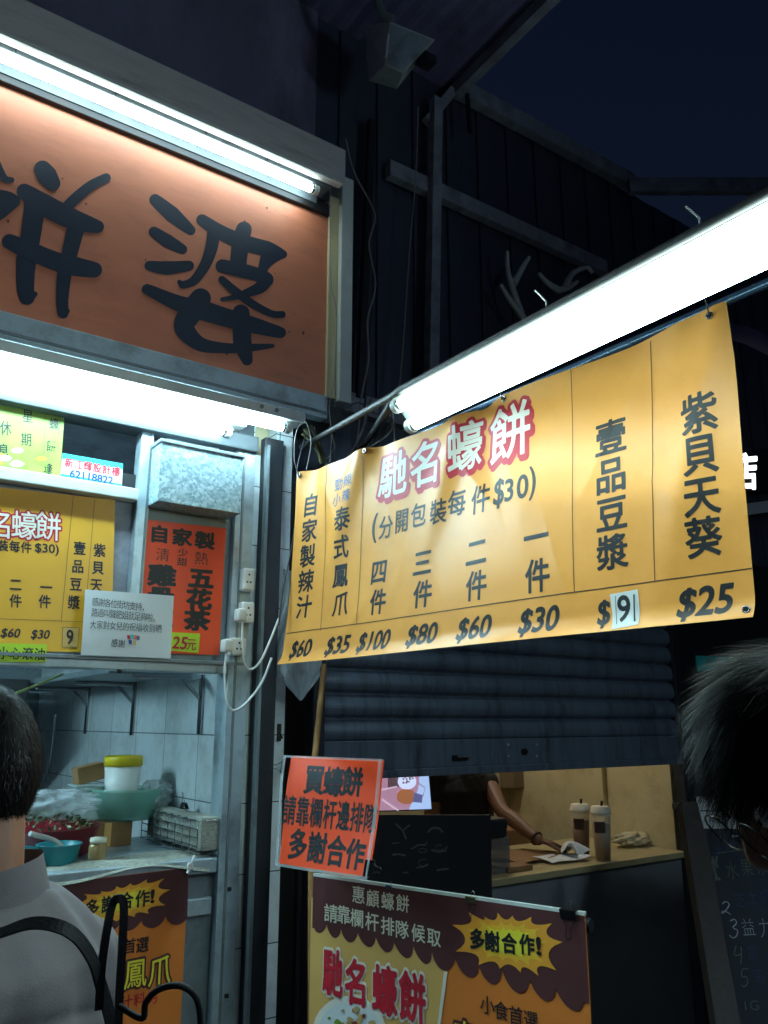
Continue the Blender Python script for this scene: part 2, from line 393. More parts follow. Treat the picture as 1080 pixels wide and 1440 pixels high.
    def patch(s, mb, pts, m, off, n=8):
        q = [s.uv(*p) for p in pts]
        f = lambda a, b: [(q[0][k] * (1 - a) + q[1][k] * a) * (1 - b) + (q[3][k] * (1 - a) + q[2][k] * a) * b for k in (0, 1)]
        mb.grid(lambda a, b: s.P(*f(a, b), off), n, n, m)
    def poly(s, mb, pts, m, off):
        vs = [s.P(*s.uv(*p), off) for p in pts]; mb.add(vs, [list(range(len(vs)))], m)
    def stroke(s, mb, pts, ws, m, off, seg=6):
        """a brush stroke: smooth path through pixel points with pixel widths and round ends"""
        P = [V((*p, 0)) for p in pts]; Q = []; R = []
        for i in range(len(P) - 1):
            a, b, c, d = P[max(i - 1, 0)], P[i], P[i + 1], P[min(i + 2, len(P) - 1)]
            for k in range(seg):
                t = k / seg; Q.append(.5 * (2 * b + (c - a) * t + (2 * a - 5 * b + 4 * c - d) * t * t + (3 * b - a - 3 * c + d) * t ** 3)); R.append((ws[i] + (ws[i + 1] - ws[i]) * t) / 2)
        Q.append(P[-1]); R.append(ws[-1] / 2); L = []; Rr = []
        for i, q in enumerate(Q):
            t = (Q[min(i + 1, len(Q) - 1)] - Q[max(i - 1, 0)]).normalized(); nn = V((-t.y, t.x, 0)); L.append(q + nn * R[i]); Rr.append(q - nn * R[i])
        vs = []
        for a, b in zip(L, Rr): vs += [a, b]
        fs = [[2 * i, 2 * i + 1, 2 * i + 3, 2 * i + 2] for i in range(len(Q) - 1)]
        for (c, r, o) in ((Q[0], R[0], Q[0] - Q[1]), (Q[-1], R[-1], Q[-1] - Q[-2])):
            a0 = math.atan2(o.y, o.x); i0 = len(vs)
            vs += [c + V((math.cos(a0 + math.pi * (k / 10 - .5)), math.sin(a0 + math.pi * (k / 10 - .5)), 0)) * r for k in range(11)]
            fs.append(list(range(i0, i0 + 11)))
        mb.add([s.P(*s.uv(p.x, p.y), off) for p in vs], fs, m)
def pxpanel(tl, tr, br, bl, Y=0., disp=None, rect=False):
    return Panel(*[onY(*p, Y) for p in (tl, tr, br, bl)], disp=disp)

# ================================================================ SETTING
mb = MB(); mb.box((-12, -14, -.2), (16, 12, 0), M['concrete']); mb.build('street', loc=(0, 0, 0), kind='structure')

# ---------------------------------------------------------------- left stall (building) with window frame, tiled inside, counter front
XJ0, XJ1 = onY(311, 1000).x, onY(338, 1000).x          # right jamb
ZS0, ZS1 = onY(200, 944).z, onY(200, 926).z            # sill
ZC = onY(200, 1214).z                                  # counter top
SIGN_Y = -.14
stall = thing('food_stall', 'oyster cake stall on the left with aluminium window frame and tiled inside wall', 'food stall', (0, 0, 0))
mb = MB(); mb.box((XJ0 + .012, .03, 0), (XJ0 + .10, 2.6, 3.6), tiles('white wall tile', 'YZ', .33, .225, (222, 230, 232), (110, 120, 124), off=(.12, .0))); mb.build('tiled_wall', stall)
mb = MB(); mb.box((-3, 2.6, 0), (XJ0 + .10, 2.7, 3.6), M['alud']); mb.build('back_wall', stall)
mb = MB(); mb.box((-3, .05, 2.72), (XJ0, 2.6, 2.78), M['beam']); mb.build('ceiling', stall)
mb = MB()                                              # window frame members
mb.box((-3, -.035, ZS0), (XJ1 - .012, .035, ZS1), M['alu'], .004); mb.box((-3, -.045, ZS1 - .012), (XJ1 - .014, -.035, ZS1 - .002), M['alud'])
xm0, xm1 = onY(181, 800).x, onY(199, 800).x
mb.box((xm0, -.03, ZS1), (xm1, .03, 2.62), M['alu'], .004)
mb.box((xm1 - .012, -.034, ZS1), (xm1 - .006, -.03, 2.6), M['alud'])
zt0, zt1 = onY(90, 693).z, onY(90, 676).z
mb.box((-3, -.05, zt0), (xm0 - .002, .03, zt1), M['whitemetal'], .004)
mb.box((XJ0, -.04, 0), (XJ1, .05, 2.62), M['alu'], .003); mb.box((XJ0 + .022, -.044, 0), (XJ0 + .03, -.04, 2.6), M['alud'])
zh = onY(120, 586, -.06).z; mb.box((-3, -.06, zh), (XJ1, .04, zh + .06), M['header'], .004); mb.box((-3, -.02, zh + .06), (XJ1, .04, zh + .30), M['header'], .004)
mb.box((xm1, -.01, ZS1), (XJ0, .004, 2.44), M['alud'])   # blank panel behind the drinks poster
for k, (x_, y_) in enumerate(((168, 944), (322, 1250), (318, 1400))):
    p = onY(x_, y_, -.04); mb.obox(p, V((1, 0, 0)), V((0, 1, 0)), UZ, (.006, .008, .006), M['black'], .002)
mb.build('window_frame', stall)
mb = MB(); mb.box((-3, -.0, ZS1), (xm0, .008, zt0), M['beam']); mb.box((-3, .0, zt1), (xm0, .008, 2.44), M['black']); mb.build('window_panel', stall)
mb = MB(); mb.box((-3, -.03, ZC - .045), (XJ0 - .002, .62, ZC), M['alu'], .004); mb.build('counter_top', stall)
mb = MB(); mb.box((-3, 0, .02), (XJ0 - .002, .03, ZC - .047), M['alud'])
for x_ in (.35, .7, 1.02): mb.box((x_, -.014, .04), (x_ + .05, 0, ZC - .06), M['alu'], .003)
mb.box((1.0, -.02, ZC - .17), (XJ0 - .01, -.002, ZC - .12), M['alu'], .003)
mb.build('counter_front', stall)
mb = MB(); mb.box((-3, .1, 3.1), (XJ1 + .3, .25, onY(645, 130, .12).z - .02), M['hazewall']); mb.build('upper_wall', stall)

# ---------------------------------------------------------------- shop sign with brush lettering
sx1 = onY(459, 430, SIGN_Y).x; sz0 = onY(230, 500, SIGN_Y).z; sz1 = onY(230, 212, SIGN_Y).z
sign = thing('shop_sign', 'big orange shop sign lettered in dark brush characters under a tube lamp', 'shop sign', (sx1 - 1, SIGN_Y, sz0))
P = Panel((-1.2, SIGN_Y, sz1), (sx1, SIGN_Y, sz1), (sx1, SIGN_Y, sz0), (-1.2, SIGN_Y, sz0))
mb = MB(); P.sheet(mb, M['sign'], th=.03)
def zs(pts, s, ox, oy): return [(ox + x / s, oy + y / s) for x, y in pts]
o_ = .0006
for pts, ws in (
    ([(165, 135), (270, 225), (380, 320)], [72, 98, 60]), ([(158, 330), (240, 385), (330, 435)], [66, 84, 60]),
    ([(130, 535), (230, 548), (370, 535)], [60, 84, 62]), ([(450, 258), (560, 330), (700, 392), (850, 435), (940, 465)], [72, 88, 96, 96, 52]),
    ([(925, 462), (860, 500), (815, 560)], [62, 70, 50]), ([(520, 330), (505, 430), (462, 540), (395, 628), (330, 652)], [80, 76, 66, 54, 44]),
    ([(330, 652), (312, 634)], [42, 28]), ([(703, 315), (682, 400), (668, 530)], [96, 104, 100]),
    ([(572, 538), (700, 566), (820, 598)], [84, 88, 80]), ([(840, 470), (815, 570)], [70, 60]),
    ([(835, 620), (800, 668), (720, 702), (640, 728), (570, 740)], [96, 74, 52, 34, 24]),
    ([(570, 620), (650, 690), (760, 770), (870, 826), (935, 832)], [46, 52, 48, 42, 44]),
    ([(115, 678), (300, 762), (450, 806), (600, 852), (780, 902), (925, 942)], [64, 96, 122, 112, 96, 68]),
    ([(440, 735), (372, 830), (342, 915), (430, 1008), (560, 1034), (700, 1036), (878, 1022)], [126, 140, 122, 88, 66, 56, 24]),
    ([(685, 822), (690, 920), (695, 1010), (722, 1108)], [104, 112, 112, 68])):
    P.stroke(mb, zs(pts, 4.32, 180, 250), [w / 4.32 for w in ws], M['brush'], o_); o_ += .00012
for pts, ws in (
    ([(318, 205), (352, 252), (392, 308)], [130, 152, 120]), ([(795, 270), (680, 330), (580, 410), (490, 500)], [70, 78, 82, 86]),
    ([(182, 372), (330, 470), (500, 560), (640, 612), (730, 636)], [118, 160, 160, 132, 98]),
    ([(260, 480), (230, 700), (197, 900), (190, 1080), (202, 1165)], [160, 150, 146, 130, 116]), ([(205, 1185), (262, 1142)], [72, 38]),
    ([(580, 600), (530, 800), (482, 1000), (466, 1180), (472, 1285)], [132, 122, 106, 92, 82]), ([(475, 1290), (503, 1268)], [60, 38]),
    ([(70, 748), (200, 806), (400, 890), (560, 934), (705, 960)], [112, 134, 140, 146, 118]),
    ([(-40, 130), (0, 215), (35, 278), (85, 288)], [60, 52, 54, 44]), ([(-120, 420), (40, 425), (110, 440)], [150, 116, 80]), ([(120, 455), (20, 520), (-90, 600)], [60, 96, 90]),
    ([(-420, 480), (-250, 230), (-60, 60)], [90, 130, 100]), ([(-330, 620), (-330, 900), (-300, 1150)], [110, 110, 90]), ([(-320, 800), (-120, 850), (-60, 900)], [90, 90, 80])):
    P.stroke(mb, zs(pts, 5.335, 0, 200), [w / 5.335 for w in ws], M['brush'], o_); o_ += .00012
random.seed(21)
for _ in range(16):
    x, y = random.uniform(10, 440), random.uniform(200, 500)
    if 130 + x * .42 < y < 440 + x * .2:
        r = random.uniform(.8, 2.2); P.poly(mb, [(x + r * math.cos(t), y + r * random.uniform(.7, 1.8) * math.sin(t)) for t in [k * .9 for k in range(7)]], M['brown'], .0004)
mb.build('sign_panel', sign)
sx2 = onY(489, 430, SIGN_Y).x
mb = MB()
mb.box((sx1, SIGN_Y - .012, sz0 - .0), (sx1 + .045, SIGN_Y + .03, sz1 + .1), M['cream'], .003)
mb.box((sx1 + .0455, SIGN_Y - .035, sz0 - .012), (sx2, SIGN_Y + .2, sz1 + .2), M['whitemetal'], .003)
mb.build('end_post', sign)
zr0 = onY(230, 536, SIGN_Y).z
mb = MB(); mb.box((-1.2, SIGN_Y - .02, zr0), (sx1 + .002, SIGN_Y + .03, sz0), M['alu'], .004); mb.box((-1.2, SIGN_Y - .028, zr0 + .018), (sx1, SIGN_Y - .02, zr0 + .026), M['alud']); mb.build('bottom_rail', sign)
mb = MB(); mb.box((-1.2, SIGN_Y - .02, sz1), (sx1, SIGN_Y + .03, sz1 + .05), M['darksteel'], .003); mb.build('top_rail', sign)
mb = MB(); mb.box((-1.2, SIGN_Y + .032, zr0 + .005), (sx2 - .005, .095, sz1 + .1), M['darksteel']); mb.build('backing_box', sign)

# ---------------------------------------------------------------- fluorescent lamps (the lights of the picture, then unseen added ones)
TS = emit('sign tube glow', (.76, 1.0, 1.0), 9)          # over the sign
TW = emit('tube glow', (.54, .87, 1.0), 30)               # under the sign
TG = emit('green tube glow', (.70, 1.0, .97), 12)         # over the banner
def tube_part(par, a, b, r, m):
    a, b = V(a), V(b); d = (b - a).normalized()
    t = MB(); t.tube([a, b], r, m, 14); t.build('tube', par)
    for p, s in ((a, -1), (b, 1)):
        c = MB(); c.tube([p, p + d * s * .012], r * 1.02, M['chrome'], 14); c.tube([p + d * s * .012, p + d * s * .03], r * 1.25, M['whitemetal'], 12); c.build('lamp_holder', par)
GR = 'fluorescent lamps of the stalls'
# over the sign
L1 = onY(447, 270, -.225); lz = onY(200, 163, -.225).z
lamp = thing('fluorescent_lamp', 'tube lamp along the top of the orange sign, topmost of the lamps', 'tube lamp', (L1.x - .6, -.225, lz), GR)
mb = MB(); mb.box((-1.1, -.235, lz + .022), (L1.x + .05, -.165, lz + .075), M['battgrey'], .004)
mb.box((-1.1, -.165, lz - .01), (L1.x + .03, -.16, lz + .07), M['battgrey'])
for x_ in (-.2, .3, .62, .95, 1.2): mb.box((x_, -.2375, lz + .024), (x_ + .004, -.235, lz + .073), M['black'])
mb.build('batten', lamp)
tube_part(lamp, (L1.x - 1.5, -.222, lz), (L1.x - .03, -.222, lz), .0165, TS)
# double lamps under the sign
for (ex, ey, Y, gy, lab) in ((407, 596, -.19, 520, 'longer tube lamp under the bottom rail of the orange sign'), (324, 605, -.07, 556, 'shorter tube lamp under the orange sign, nearer the window')):
    e = onY(ex, ey, Y); zz = onY(ex - 150, ey - (28 if Y < -.1 else 30), Y).z
    lamp = thing('fluorescent_lamp', lab, 'tube lamp', (e.x - .7, Y, zz), GR)
    mb = MB(); mb.box((e.x - 1.75, Y - .03, zz + .022), (e.x + .05, Y + .045, zz + .06), M['whitemetal'], .004)
    for x_ in (e.x - .13, e.x - .07): mb.tube([(x_, Y - .03, zz + .045), (x_, Y - .034, zz + .045)], .008, M['alud'], 10)
    mb.build('batten', lamp)
    tube_part(lamp, (e.x - 1.5, Y, zz), (e.x - .03, Y, zz), .0165, TW)
# double lamp over the banner
LY0 = -.98; A = onY(556, 572, LY0); fx = A.x
lamp = thing('fluorescent_lamp', 'double tube lamp tied to the pipe above the yellow banner', 'tube lamp', (fx, -1.3, A.z), GR)
Y0, Y1 = LY0, LY0 - 1.5
t2 = V((.048, 0, -.048)); nn = V((t2.z, 0, -t2.x)).normalized() * -1   # plate normal away from the tubes
mb = MB(); c0 = A + t2 * .5 - nn * -.028
mid = (Y0 + Y1) / 2
mb.obox(V((c0.x, mid, c0.z)), t2.normalized(), V((0, 1, 0)), nn, (.052, abs(Y1 - Y0) / 2 + .02, .004), M['whitemetal'])
mb.obox(V((c0.x, mid, c0.z)) + nn * .016, t2.normalized(), V((0, 1, 0)), nn, (.035, abs(Y1 - Y0) / 2 + .01, .012), M['whitemetal'], .003)
mb.build('reflector', lamp)
tube_part(lamp, (fx, Y0 - .03, A.z), (fx, Y1, A.z), .0165, TG)
tube_part(lamp, (fx + t2.x, Y0 - .03, A.z + t2.z), (fx + t2.x, Y1, A.z + t2.z), .0165, TG)
LAMP_R = A
# unseen double lamp added behind the viewer to brighten shutter, signs and people
lamp2 = lamp.copy(); COL.objects.link(lamp2); lamp2.location = lamp.location + V((1.5, -1.9, .45)); lamp2['label'] = 'unseen double tube lamp added behind the viewer as fill light'
for ch in lamp.children:
    c = ch.copy(); COL.objects.link(c); c.parent = lamp2
    if ch.name.startswith('tube'): c.data = ch.data.copy(); c.data.materials[0] = emit('added fill tube glow', (.58, .83, 1.0), 44)
# unseen tube lamp added inside the left stall to light its tiled wall
lamp = thing('fluorescent_lamp', 'tube lamp hanging inside the left stall behind the price list', 'tube lamp', (.0, .5, 2.0), GR)
mb = MB(); mb.box((-.7, .42, 1.985), (.5, .48, 2.04), M['whitemetal'], .004); mb.build('batten', lamp)
tube_part(lamp, (-.65, .45, 1.965), (.45, .45, 1.965), .014, emit('added inner tube glow', (.50, .86, 1.0), 70))

# ---------------------------------------------------------------- canopy over the left stall
FY = -.30
fz0 = onY(240, 148, FY).z; fz1 = fz0 + .15; fx1 = onY(486, 240, FY).x
can = thing('canopy', 'dark purple grey canopy roof with a pale front beam over the orange sign', 'canopy', (0, -.3, fz0))
mb = MB(); mb.box((-3, FY, fz0), (fx1, FY + .05, fz1), M['fascia'], .004); mb.box((-3, FY + .0, fz0 - .012), (fx1 - .02, FY + .012, fz0), M['whitemetal']); mb.build('front_beam', can)
mb = MB(); mb.box((-3, FY + .052, fz1 - .012), (fx1, .1, fz1), M['roof']); mb.build('soffit', can)
RZ = onY(652, 120, .0).z + .05; RX = onY(655, 112, 0).x
mb = MB()
n_ = 60
for i in range(n_):                                      # corrugated sheet running towards the street
    x0 = -3 + (RX + 3) * i / n_; x1 = -3 + (RX + 3) * (i + 1) / n_; xm = (x0 + x1) / 2
    h0, h1 = 0, .018
    prof = [(x0, h0), (x0 + (x1 - x0) * .35, h0), (xm, h1), (x0 + (x1 - x0) * .65, h1), (x1, h0)]
    for (xa, ha), (xb, hb) in zip(prof[:-1], prof[1:]):
        mb.add([(xa, .25, RZ + ha), (xb, .25, RZ + hb), (xb, -6, RZ + .3 + hb), (xa, -6, RZ + .3 + ha)], [[0, 1, 2, 3]], M['roof'])
        mb.add([(xa, .25, RZ + ha + .003), (xb, .25, RZ + hb + .003), (xb, -6, RZ + .303 + hb), (xa, -6, RZ + .303 + ha)], [[3, 2, 1, 0]], M['roof'])
mb.build('roof_sheet', can)
mb = MB(); mb.beam((RX - .02, .05, RZ - .05), (RX - .02, -6, RZ + .25), .05, .07, M['beam']); mb.build('roof_edge_beam', can)
p0 = onY(372, -8, -1.3)
for k, yy in enumerate((-1.05, -2.6, -4.2)):
    mb = MB(); mb.beam((-3, yy, RZ + .01), (RX - .06, yy, RZ + .01), .05, .06, M['beam']); mb.build('purlin', can)

# ---------------------------------------------------------------- right stall building
SXL, SXR = onY(450, 1080).x, onY(953, 1070).x
ZB = onY(700, 1086).z
CZ = onY(800, 1220, .02).z
st2 = thing('drink_stall', 'dark drink stall with half open roller shutter and cream inside walls', 'drink stall', (2.7, .1, 0))
mb = MB(); mb.box((SXL - .3, 1.25, 0), (SXR + .2, 1.35, 3.0), M['cream']); mb.build('back_wall', st2)
mb = MB(); mb.box((SXR + .012, .06, 0), (SXR + .11, 1.249, 3.0), M['cream']); mb.build('side_wall', st2)
mb = MB(); mb.box((SXL - .3, .06, 0), (SXL - .2, 1.249, 3.0), M['cream']); mb.build('side_wall', st2)
mb = MB(); mb.box((SXL - .3, .06, 2.9), (SXR + .1, 1.249, 2.99), M['beam']); mb.build('ceiling', st2)
mb = MB()
WT = onY(645, 130, .12).z - .03
xw0, xw1 = XJ1 + .02, onY(1075, 250, .14).x + 2.2
mb.box((fx1 - .3, .12, 2.55), (xw1, .2, WT), M['wallmetal'])
for i in range(int((xw1 - fx1) / .22)): mb.box((fx1 + .22 * i, .105, 2.56), (fx1 + .22 * i + .09, .12, WT - .01), M['wallmetal'], .008)
mb.build('upper_wall', st2)
mb = MB(); mb.box((SXR + .11, .04, 0), (xw1, .2, 2.56), M['black']); mb.build('wall', st2)
mb = MB(); mb.box((onY(400, 1000).x + .004, .10, 0), (SXL + .04, .2, 2.55), M['black']); mb.build('wall', st2)
mb = MB(); mb.box((SXL - .02, -.02, 2.38), (SXR + .1, .30, 2.56), M['darksteel'], .006); mb.build('shutter_housing', st2)
mb = MB(); mb.box((SXL + .02, .03, .03), (SXR, .06, CZ - .03), M['counterfront']); mb.build('counter_front', st2)
mb = MB(); mb.box((SXL + .02, .0, CZ - .028), (SXR + .01, .66, CZ), M['counter'], .004); mb.build('counter_top', st2)
mb = MB(); q0 = onX(846, 1090, SXR + .012); mb.box((SXR - .02, q0.y - .03, CZ), (SXR + .012, q0.y + .03, 2.9), M['cream'], .004); mb.build('wall_trim', st2)
lamp = thing('assumed_bulb_lamp', 'assumed warm bulb lamp, unseen, added on the ceiling inside the drink stall', 'bulb lamp', (3.0, .7, 2.6))  # unseen bulb, assumed from the yellowish cream walls and added to light them
mb = MB(); mb.lathe((3.0, .7, 2.62), [(.001, -.09), (.03, -.08), (.045, -.04), (.035, .01), (.02, .04), (.001, .045)], emit('assumed warm bulb', (1.0, .94, .80), 95)); mb.build('bulb', lamp)
mb = MB(); mb.tube([(3.0, .7, 2.66), (3.0, .7, 2.9)], .012, M['pvc'], 10); mb.build('cord', lamp)

# roller shutter
sh = thing('roller_shutter', 'dark blue grey roller shutter pulled half down below the yellow banner', 'roller shutter', (2.7, 0, ZB))
mb = MB(); zbar = onY(700, 1040).z; pitch = .0925; z = zbar; prof = []
while z < 2.42:
    for k in range(9):
        t = k / 8; prof.append((-.020 * abs(math.sin(math.pi * t ** .8)) ** .6 + .006, z + t * pitch * .90))
    prof.append((.016, z + pitch * .915)); prof.append((.016, z + pitch * .985)); z += pitch
vs = []
for y_, z_ in prof: vs += [V((SXL, y_, z_)), V((SXR, y_, z_))]
mb.add(vs, [[2 * i, 2 * i + 1, 2 * i + 3, 2 * i + 2] for i in range(len(prof) - 1)], M['shutter'])
mb.add([v + V((0, .004, 0)) for v in vs], [[2 * i + 2, 2 * i + 3, 2 * i + 1, 2 * i] for i in range(len(prof) - 1)], M['shutter'])
mb.build('shutter_curtain', sh)
mb = MB(); mb.box((SXL, -.016, ZB + .03), (SXR, .012, zbar + .004), M['shutter'], .004); mb.box((SXL, -.03, ZB), (SXR, .02, ZB + .03), M['shutter'], .004)
for x_, y_ in ((715, 1047), (755, 1047), (715, 1063), (755, 1063)): mb.tube([onY(x_, y_, -.016), onY(x_, y_, -.021)], .005, M['alu'], 8)
mb.build('bottom_bar', sh)
mb = MB(); p = onY(736, 1057, -.016); mb.tube([p, p + V((0, -.012, 0))], .014, M['clip'], 12); mb.tube([p + V((0, -.012, .0)), p + V((0, -.02, .0))], .008, M['chrome'], 10); mb.build('lock', sh)
mb = MB(); p = onY(646, 1066, -.016); mb.box(p + V((-.04, -.012, -.01)), p + V((.04, 0, .012)), M['clip'], .003); mb.tube([p + V((-.02, -.014, .006)), p + V((.05, -.014, .006))], .004, M['alud'], 8); mb.build('slide_bolt', sh)
for a in (SXL - .05, SXR + .0):
    mb = MB(); mb.box((a, -.03, .02), (a + .05, .03, 2.38), M['darksteel'], .004); mb.box((a + .018, -.034, .02), (a + .024, -.03, 2.38), M['black']); mb.build('guide_rail', sh)

# ---------------------------------------------------------------- steel column and tiled strips between the stalls
xc0, xc1 = onY(350, 1000).x, onY(378, 1000).x
t1 = tiles('pillar tile', 'XZ', .30, .225, (226, 234, 236), (96, 100, 100), off=(.02, 0.0))
mb = MB(); mb.box((XJ1 + .002, -.002, 0), (xc0 + .01, .1, 2.6), t1, .002); mb.build('tiled_strip', **tg('narrow white tiled strip between window jamb and dark steel column', 'tiled strip', 'tiled strips beside the steel column'))
mb = MB(); mb.box((xc1 - .01, -.004, 0), (onY(400, 1000).x, .1, 2.75), t1, .002); mb.build('tiled_strip', **tg('white tiled strip right of the dark steel column, behind the hanging plastic bag', 'tiled strip', 'tiled strips beside the steel column'))
mb = MB(); mb.box((xc0, -.05, 0), (xc1, -.012, 2.66), M['darksteel'], .003); mb.box((xc0 - .002, -.075, 0), (xc0 + .008, -.05, 2.62), M['alud']); mb.build('steel_column', **tg('dark stained steel column between the two tiled strips', 'column'))
p = onY(392, 1030, -.006); mb = MB(); mb.box(p + V((-.008, -.01, -.03)), p + V((.006, 0, .03)), M['wood'], .003); mb.tube([p + V((0, -.008, .0)), p + V((.003, -.02, -.02))], .004, M['clip'], 6); mb.build('wall_hook', **tg('small rusty hook on the white tiles right of the steel column', 'hook'))
p = onY(338, 1033, -.004); mb = MB(); mb.box(p + V((-.018, -.016, -.038)), p + V((.012, 0, .04)), M['pvc'], .008); mb.box(p + V((-.01, -.024, -.02)), p + V((.004, -.016, .022)), M['cream2'], .004); mb.build('cord_hook', **tg('yellowed white plastic hook on the tiles beside the window jamb', 'hook'))

# ---------------------------------------------------------------- posters and notices on the left window
def paper(name, corners, Y, m, draw, label, cat, group=None, nu=1, nv=1, disp=None, th=.0014):
    P = pxpanel(*corners, Y=Y, disp=disp); b = MB(); P.sheet(b, m, nu, nv, th); draw(P, b)
    return b.build(name, **tg(label, cat, group))
def halo_text(P, b, st, p0, p1, sz, inner, outer, off, b1=.03, b2=.075, **k):
    P.text(b, st, p0, p1, sz, outer, bold=b2, off=off, **k); P.text(b, st, p0, p1, sz, inner, bold=b1, off=off + .0005, **k)
def d_menu(P, b):
    ink = M['ink']
    halo_text(P, b, '名蠔餅', (0, 737), (68, 740), (38, 42), M['halo'], M['red'], .0008, .008, .065)
    P.word(b, '馳', (-33, 735), 37, 42, M['red'], .07, .0008); P.word(b, '馳', (-33, 735), 37, 42, M['halo'], .01, .0013)
    P.text(b, '裝每件', (4, 767), (37, 770), (16, 17), ink, .02); P.word(b, '$30)', (66, 773), 33, 16, ink, .02)
    P.text(b, '二件', (22, 822), (22, 845), (18, 20), ink, .02); P.text(b, '一件', (65, 826), (63, 846), (18, 20), ink, .02); P.text(b, '三件', (-22, 820), (-22, 843), (18, 20), ink, .02)
    P.text(b, '壹品豆漿', (112, 771), (104, 847), (18, 20), ink, .02); P.text(b, '紫貝天葵', (140, 774), (133, 847), (18, 20), ink, .02)
    P.word(b, '$60', (15, 891), 26, 14, ink, .02, shear=.12); P.word(b, '$30', (57, 893), 25, 14, ink, .02, shear=.12)
    P.line(b, [(-60, 868), (157, 876)], .0012, ink); P.line(b, [(103, 697), (86, 874)], .0012, ink); P.line(b, [(133, 703), (119, 873)], .0012, ink)
    P.poly(b, [(88, 882), (111, 883), (109, 911), (87, 910)], M['ylight'], .0014)
    P.word(b, '9', (98, 896), 9, 20, ink, .02, .0026); P.line(b, [(88, 882), (111, 883), (109, 911), (87, 910), (88, 882)], .0014, ink, .0026)
paper('menu_poster', [(-120, 672), (162, 703), (156, 918), (-120, 912)], -.012, M['menu'], d_menu, 'yellow printed price list on the window behind the white note', 'poster')
def d_green(P, b):
    ink = M['ink']
    P.text(b, '蠔餅逢', (76, 596), (68, 659), (14, 17), ink, .008, jit=.15); P.text(b, '星期', (39, 585), (37, 618), (16, 20), ink, .008, jit=.1); P.text(b, '休息', (8, 602), (5, 634), (17, 22), ink, .01, jit=.1)
    P.line(b, [(64, 580), (61, 640)], .0008, ink); P.line(b, [(85, 585), (82, 612)], .0008, ink)
    for _ in range(26):
        x, y = random.uniform(-60, 76), random.uniform(618, 660); r = random.uniform(3, 8)
        P.poly(b, [(x + r * math.cos(a) * 1.4, y + r * .6 * math.sin(a)) for a in [k * 1.05 for k in range(6)]], random.choice([M['halo'], M['lime'], M['palegreen']]), .0006 + _ * .00004)
paper('paper_notice', [(-90, 545), (91, 580), (84, 674), (-90, 652)], -.012, M['palegreen'], d_green, 'pale green notice with handwritten characters at the top of the left window', 'notice')
def d_stick(P, b):
    P.poly(b, [(88, 637), (173, 652), (172.6, 660), (87.5, 645)], M['teal'], .0005); P.poly(b, [(85.5, 666), (171.5, 681), (171, 687), (85, 672)], M['teal'], .0005)
    P.text(b, '新江輝設計樓', (97, 651), (163, 663), (12.5, 14), M['red'], .02, .001); P.word(b, '62118822', (129, 671), 61, 10.5, M['blueink'], .03, .001)
paper('sign_maker_label', [(88, 637), (173, 652), (171, 687), (84.5, 672)], -.014, M['paper'], d_stick, 'small white and teal label with red characters and a phone number', 'label')
paper('caution_label', [(-60, 903), (66, 906), (64.5, 931), (-60, 931)], -.04, M['lime'], lambda P, b: P.text(b, '小心滾油', (5, 918), (56, 920), (16.5, 19), M['ink'], .012), 'lime green caution strip below the yellow price list', 'label')
def d_note(P, b):
    ink = M['ink']
    P.text(b, '感謝各位街坊支持，', (134, 846), (204, 854), (10, 13), ink, -.006); P.text(b, '路過叫聲肥姐就足夠啦，', (133, 861), (219, 869), (9.6, 13), ink, -.006); P.text(b, '大家對女兒的祝福收到晒', (131, 878), (223, 884), (9.6, 13), ink, -.006); P.text(b, '感謝', (161, 904), (171, 905), (10, 12), ink, .006)
    for i, (x, y, m) in enumerate(((181, 896, 'red'), (186, 895, 'teal'), (191, 896, 'orange'), (183, 903, 'blueink'), (189, 904, 'ylight'), (194, 897, 'greyink'))):
        P.poly(b, [(x - 2.4, y - 3), (x + 2.4, y - 2.6), (x + 2.2, y + 3), (x - 2.2, y + 2.6)], M[m], .001)
paper('paper_note', [(120, 829), (244.5, 838), (240, 926), (113, 921)], -.055, M['paper'], d_note, 'white sheet of thanks taped across the price list and the orange poster', 'note', nu=8, nv=6, disp=lambda u, v: .004 * math.sin(3 * u + 2 * v) + .004 * v)
def d_drink(P, b):
    ink = M['ink']
    P.text(b, '自家製', (224, 751), (288, 760), (29, 25), ink, .04); P.word(b, '清', (229, 780), 21, 20, ink, -.005); P.text(b, '少甜', (257, 777), (256, 790), (15, 12), ink, .01); P.word(b, '熱', (283, 785), 21, 20, ink, -.005)
    P.text(b, '雞骨草', (228, 809), (224, 871), (40, 31), ink, .05); P.text(b, '五花茶', (283, 813), (277, 872), (37, 30), ink, .05)
drk = paper('drinks_poster', [(201, 730), (318, 743), (308, 921), (192, 918)], -.018, M['orange'], d_drink, 'orange herbal tea poster below the galvanised metal box', 'poster')
PP = pxpanel((242, 889), (281.5, 891), (279, 918), (240, 915), Y=-.0215); b = MB(); PP.sheet(b, M['lime']); PP.word(b, '25', (253, 904), 20, 17, M['red'], .02, .0012, .1); PP.word(b, '元', (269, 906), 15, 18, M['red'], .01, .0012)
b.build('price_tag', drk)

# galvanised box
bx = [onY(227, 626, -.12), onY(342, 640, -.12), onY(227, 706, -.12), onY(340, 722, -.12)]
duct = thing('metal_box', 'galvanised steel box mounted above the orange herbal tea poster', 'metal box', ((bx[0].x + bx[1].x) / 2, -.1, bx[2].z))
mb = MB(); zt, zb_ = (bx[0].z + bx[1].z) / 2, (bx[2].z + bx[3].z) / 2
mb.box((bx[0].x, -.12, zb_), (bx[1].x, -.012, zt), M['galv'], .003); mb.build('box_body', duct)
mb = MB(); mb.box((bx[0].x - .006, -.126, zt), (bx[1].x + .006, -.012, zt + .012), M['alud'], .002); mb.box((bx[0].x + .05, -.02, zt + .012), (bx[1].x - .05, -.012, zt + .12), M['alud']); mb.build('lid', duct)

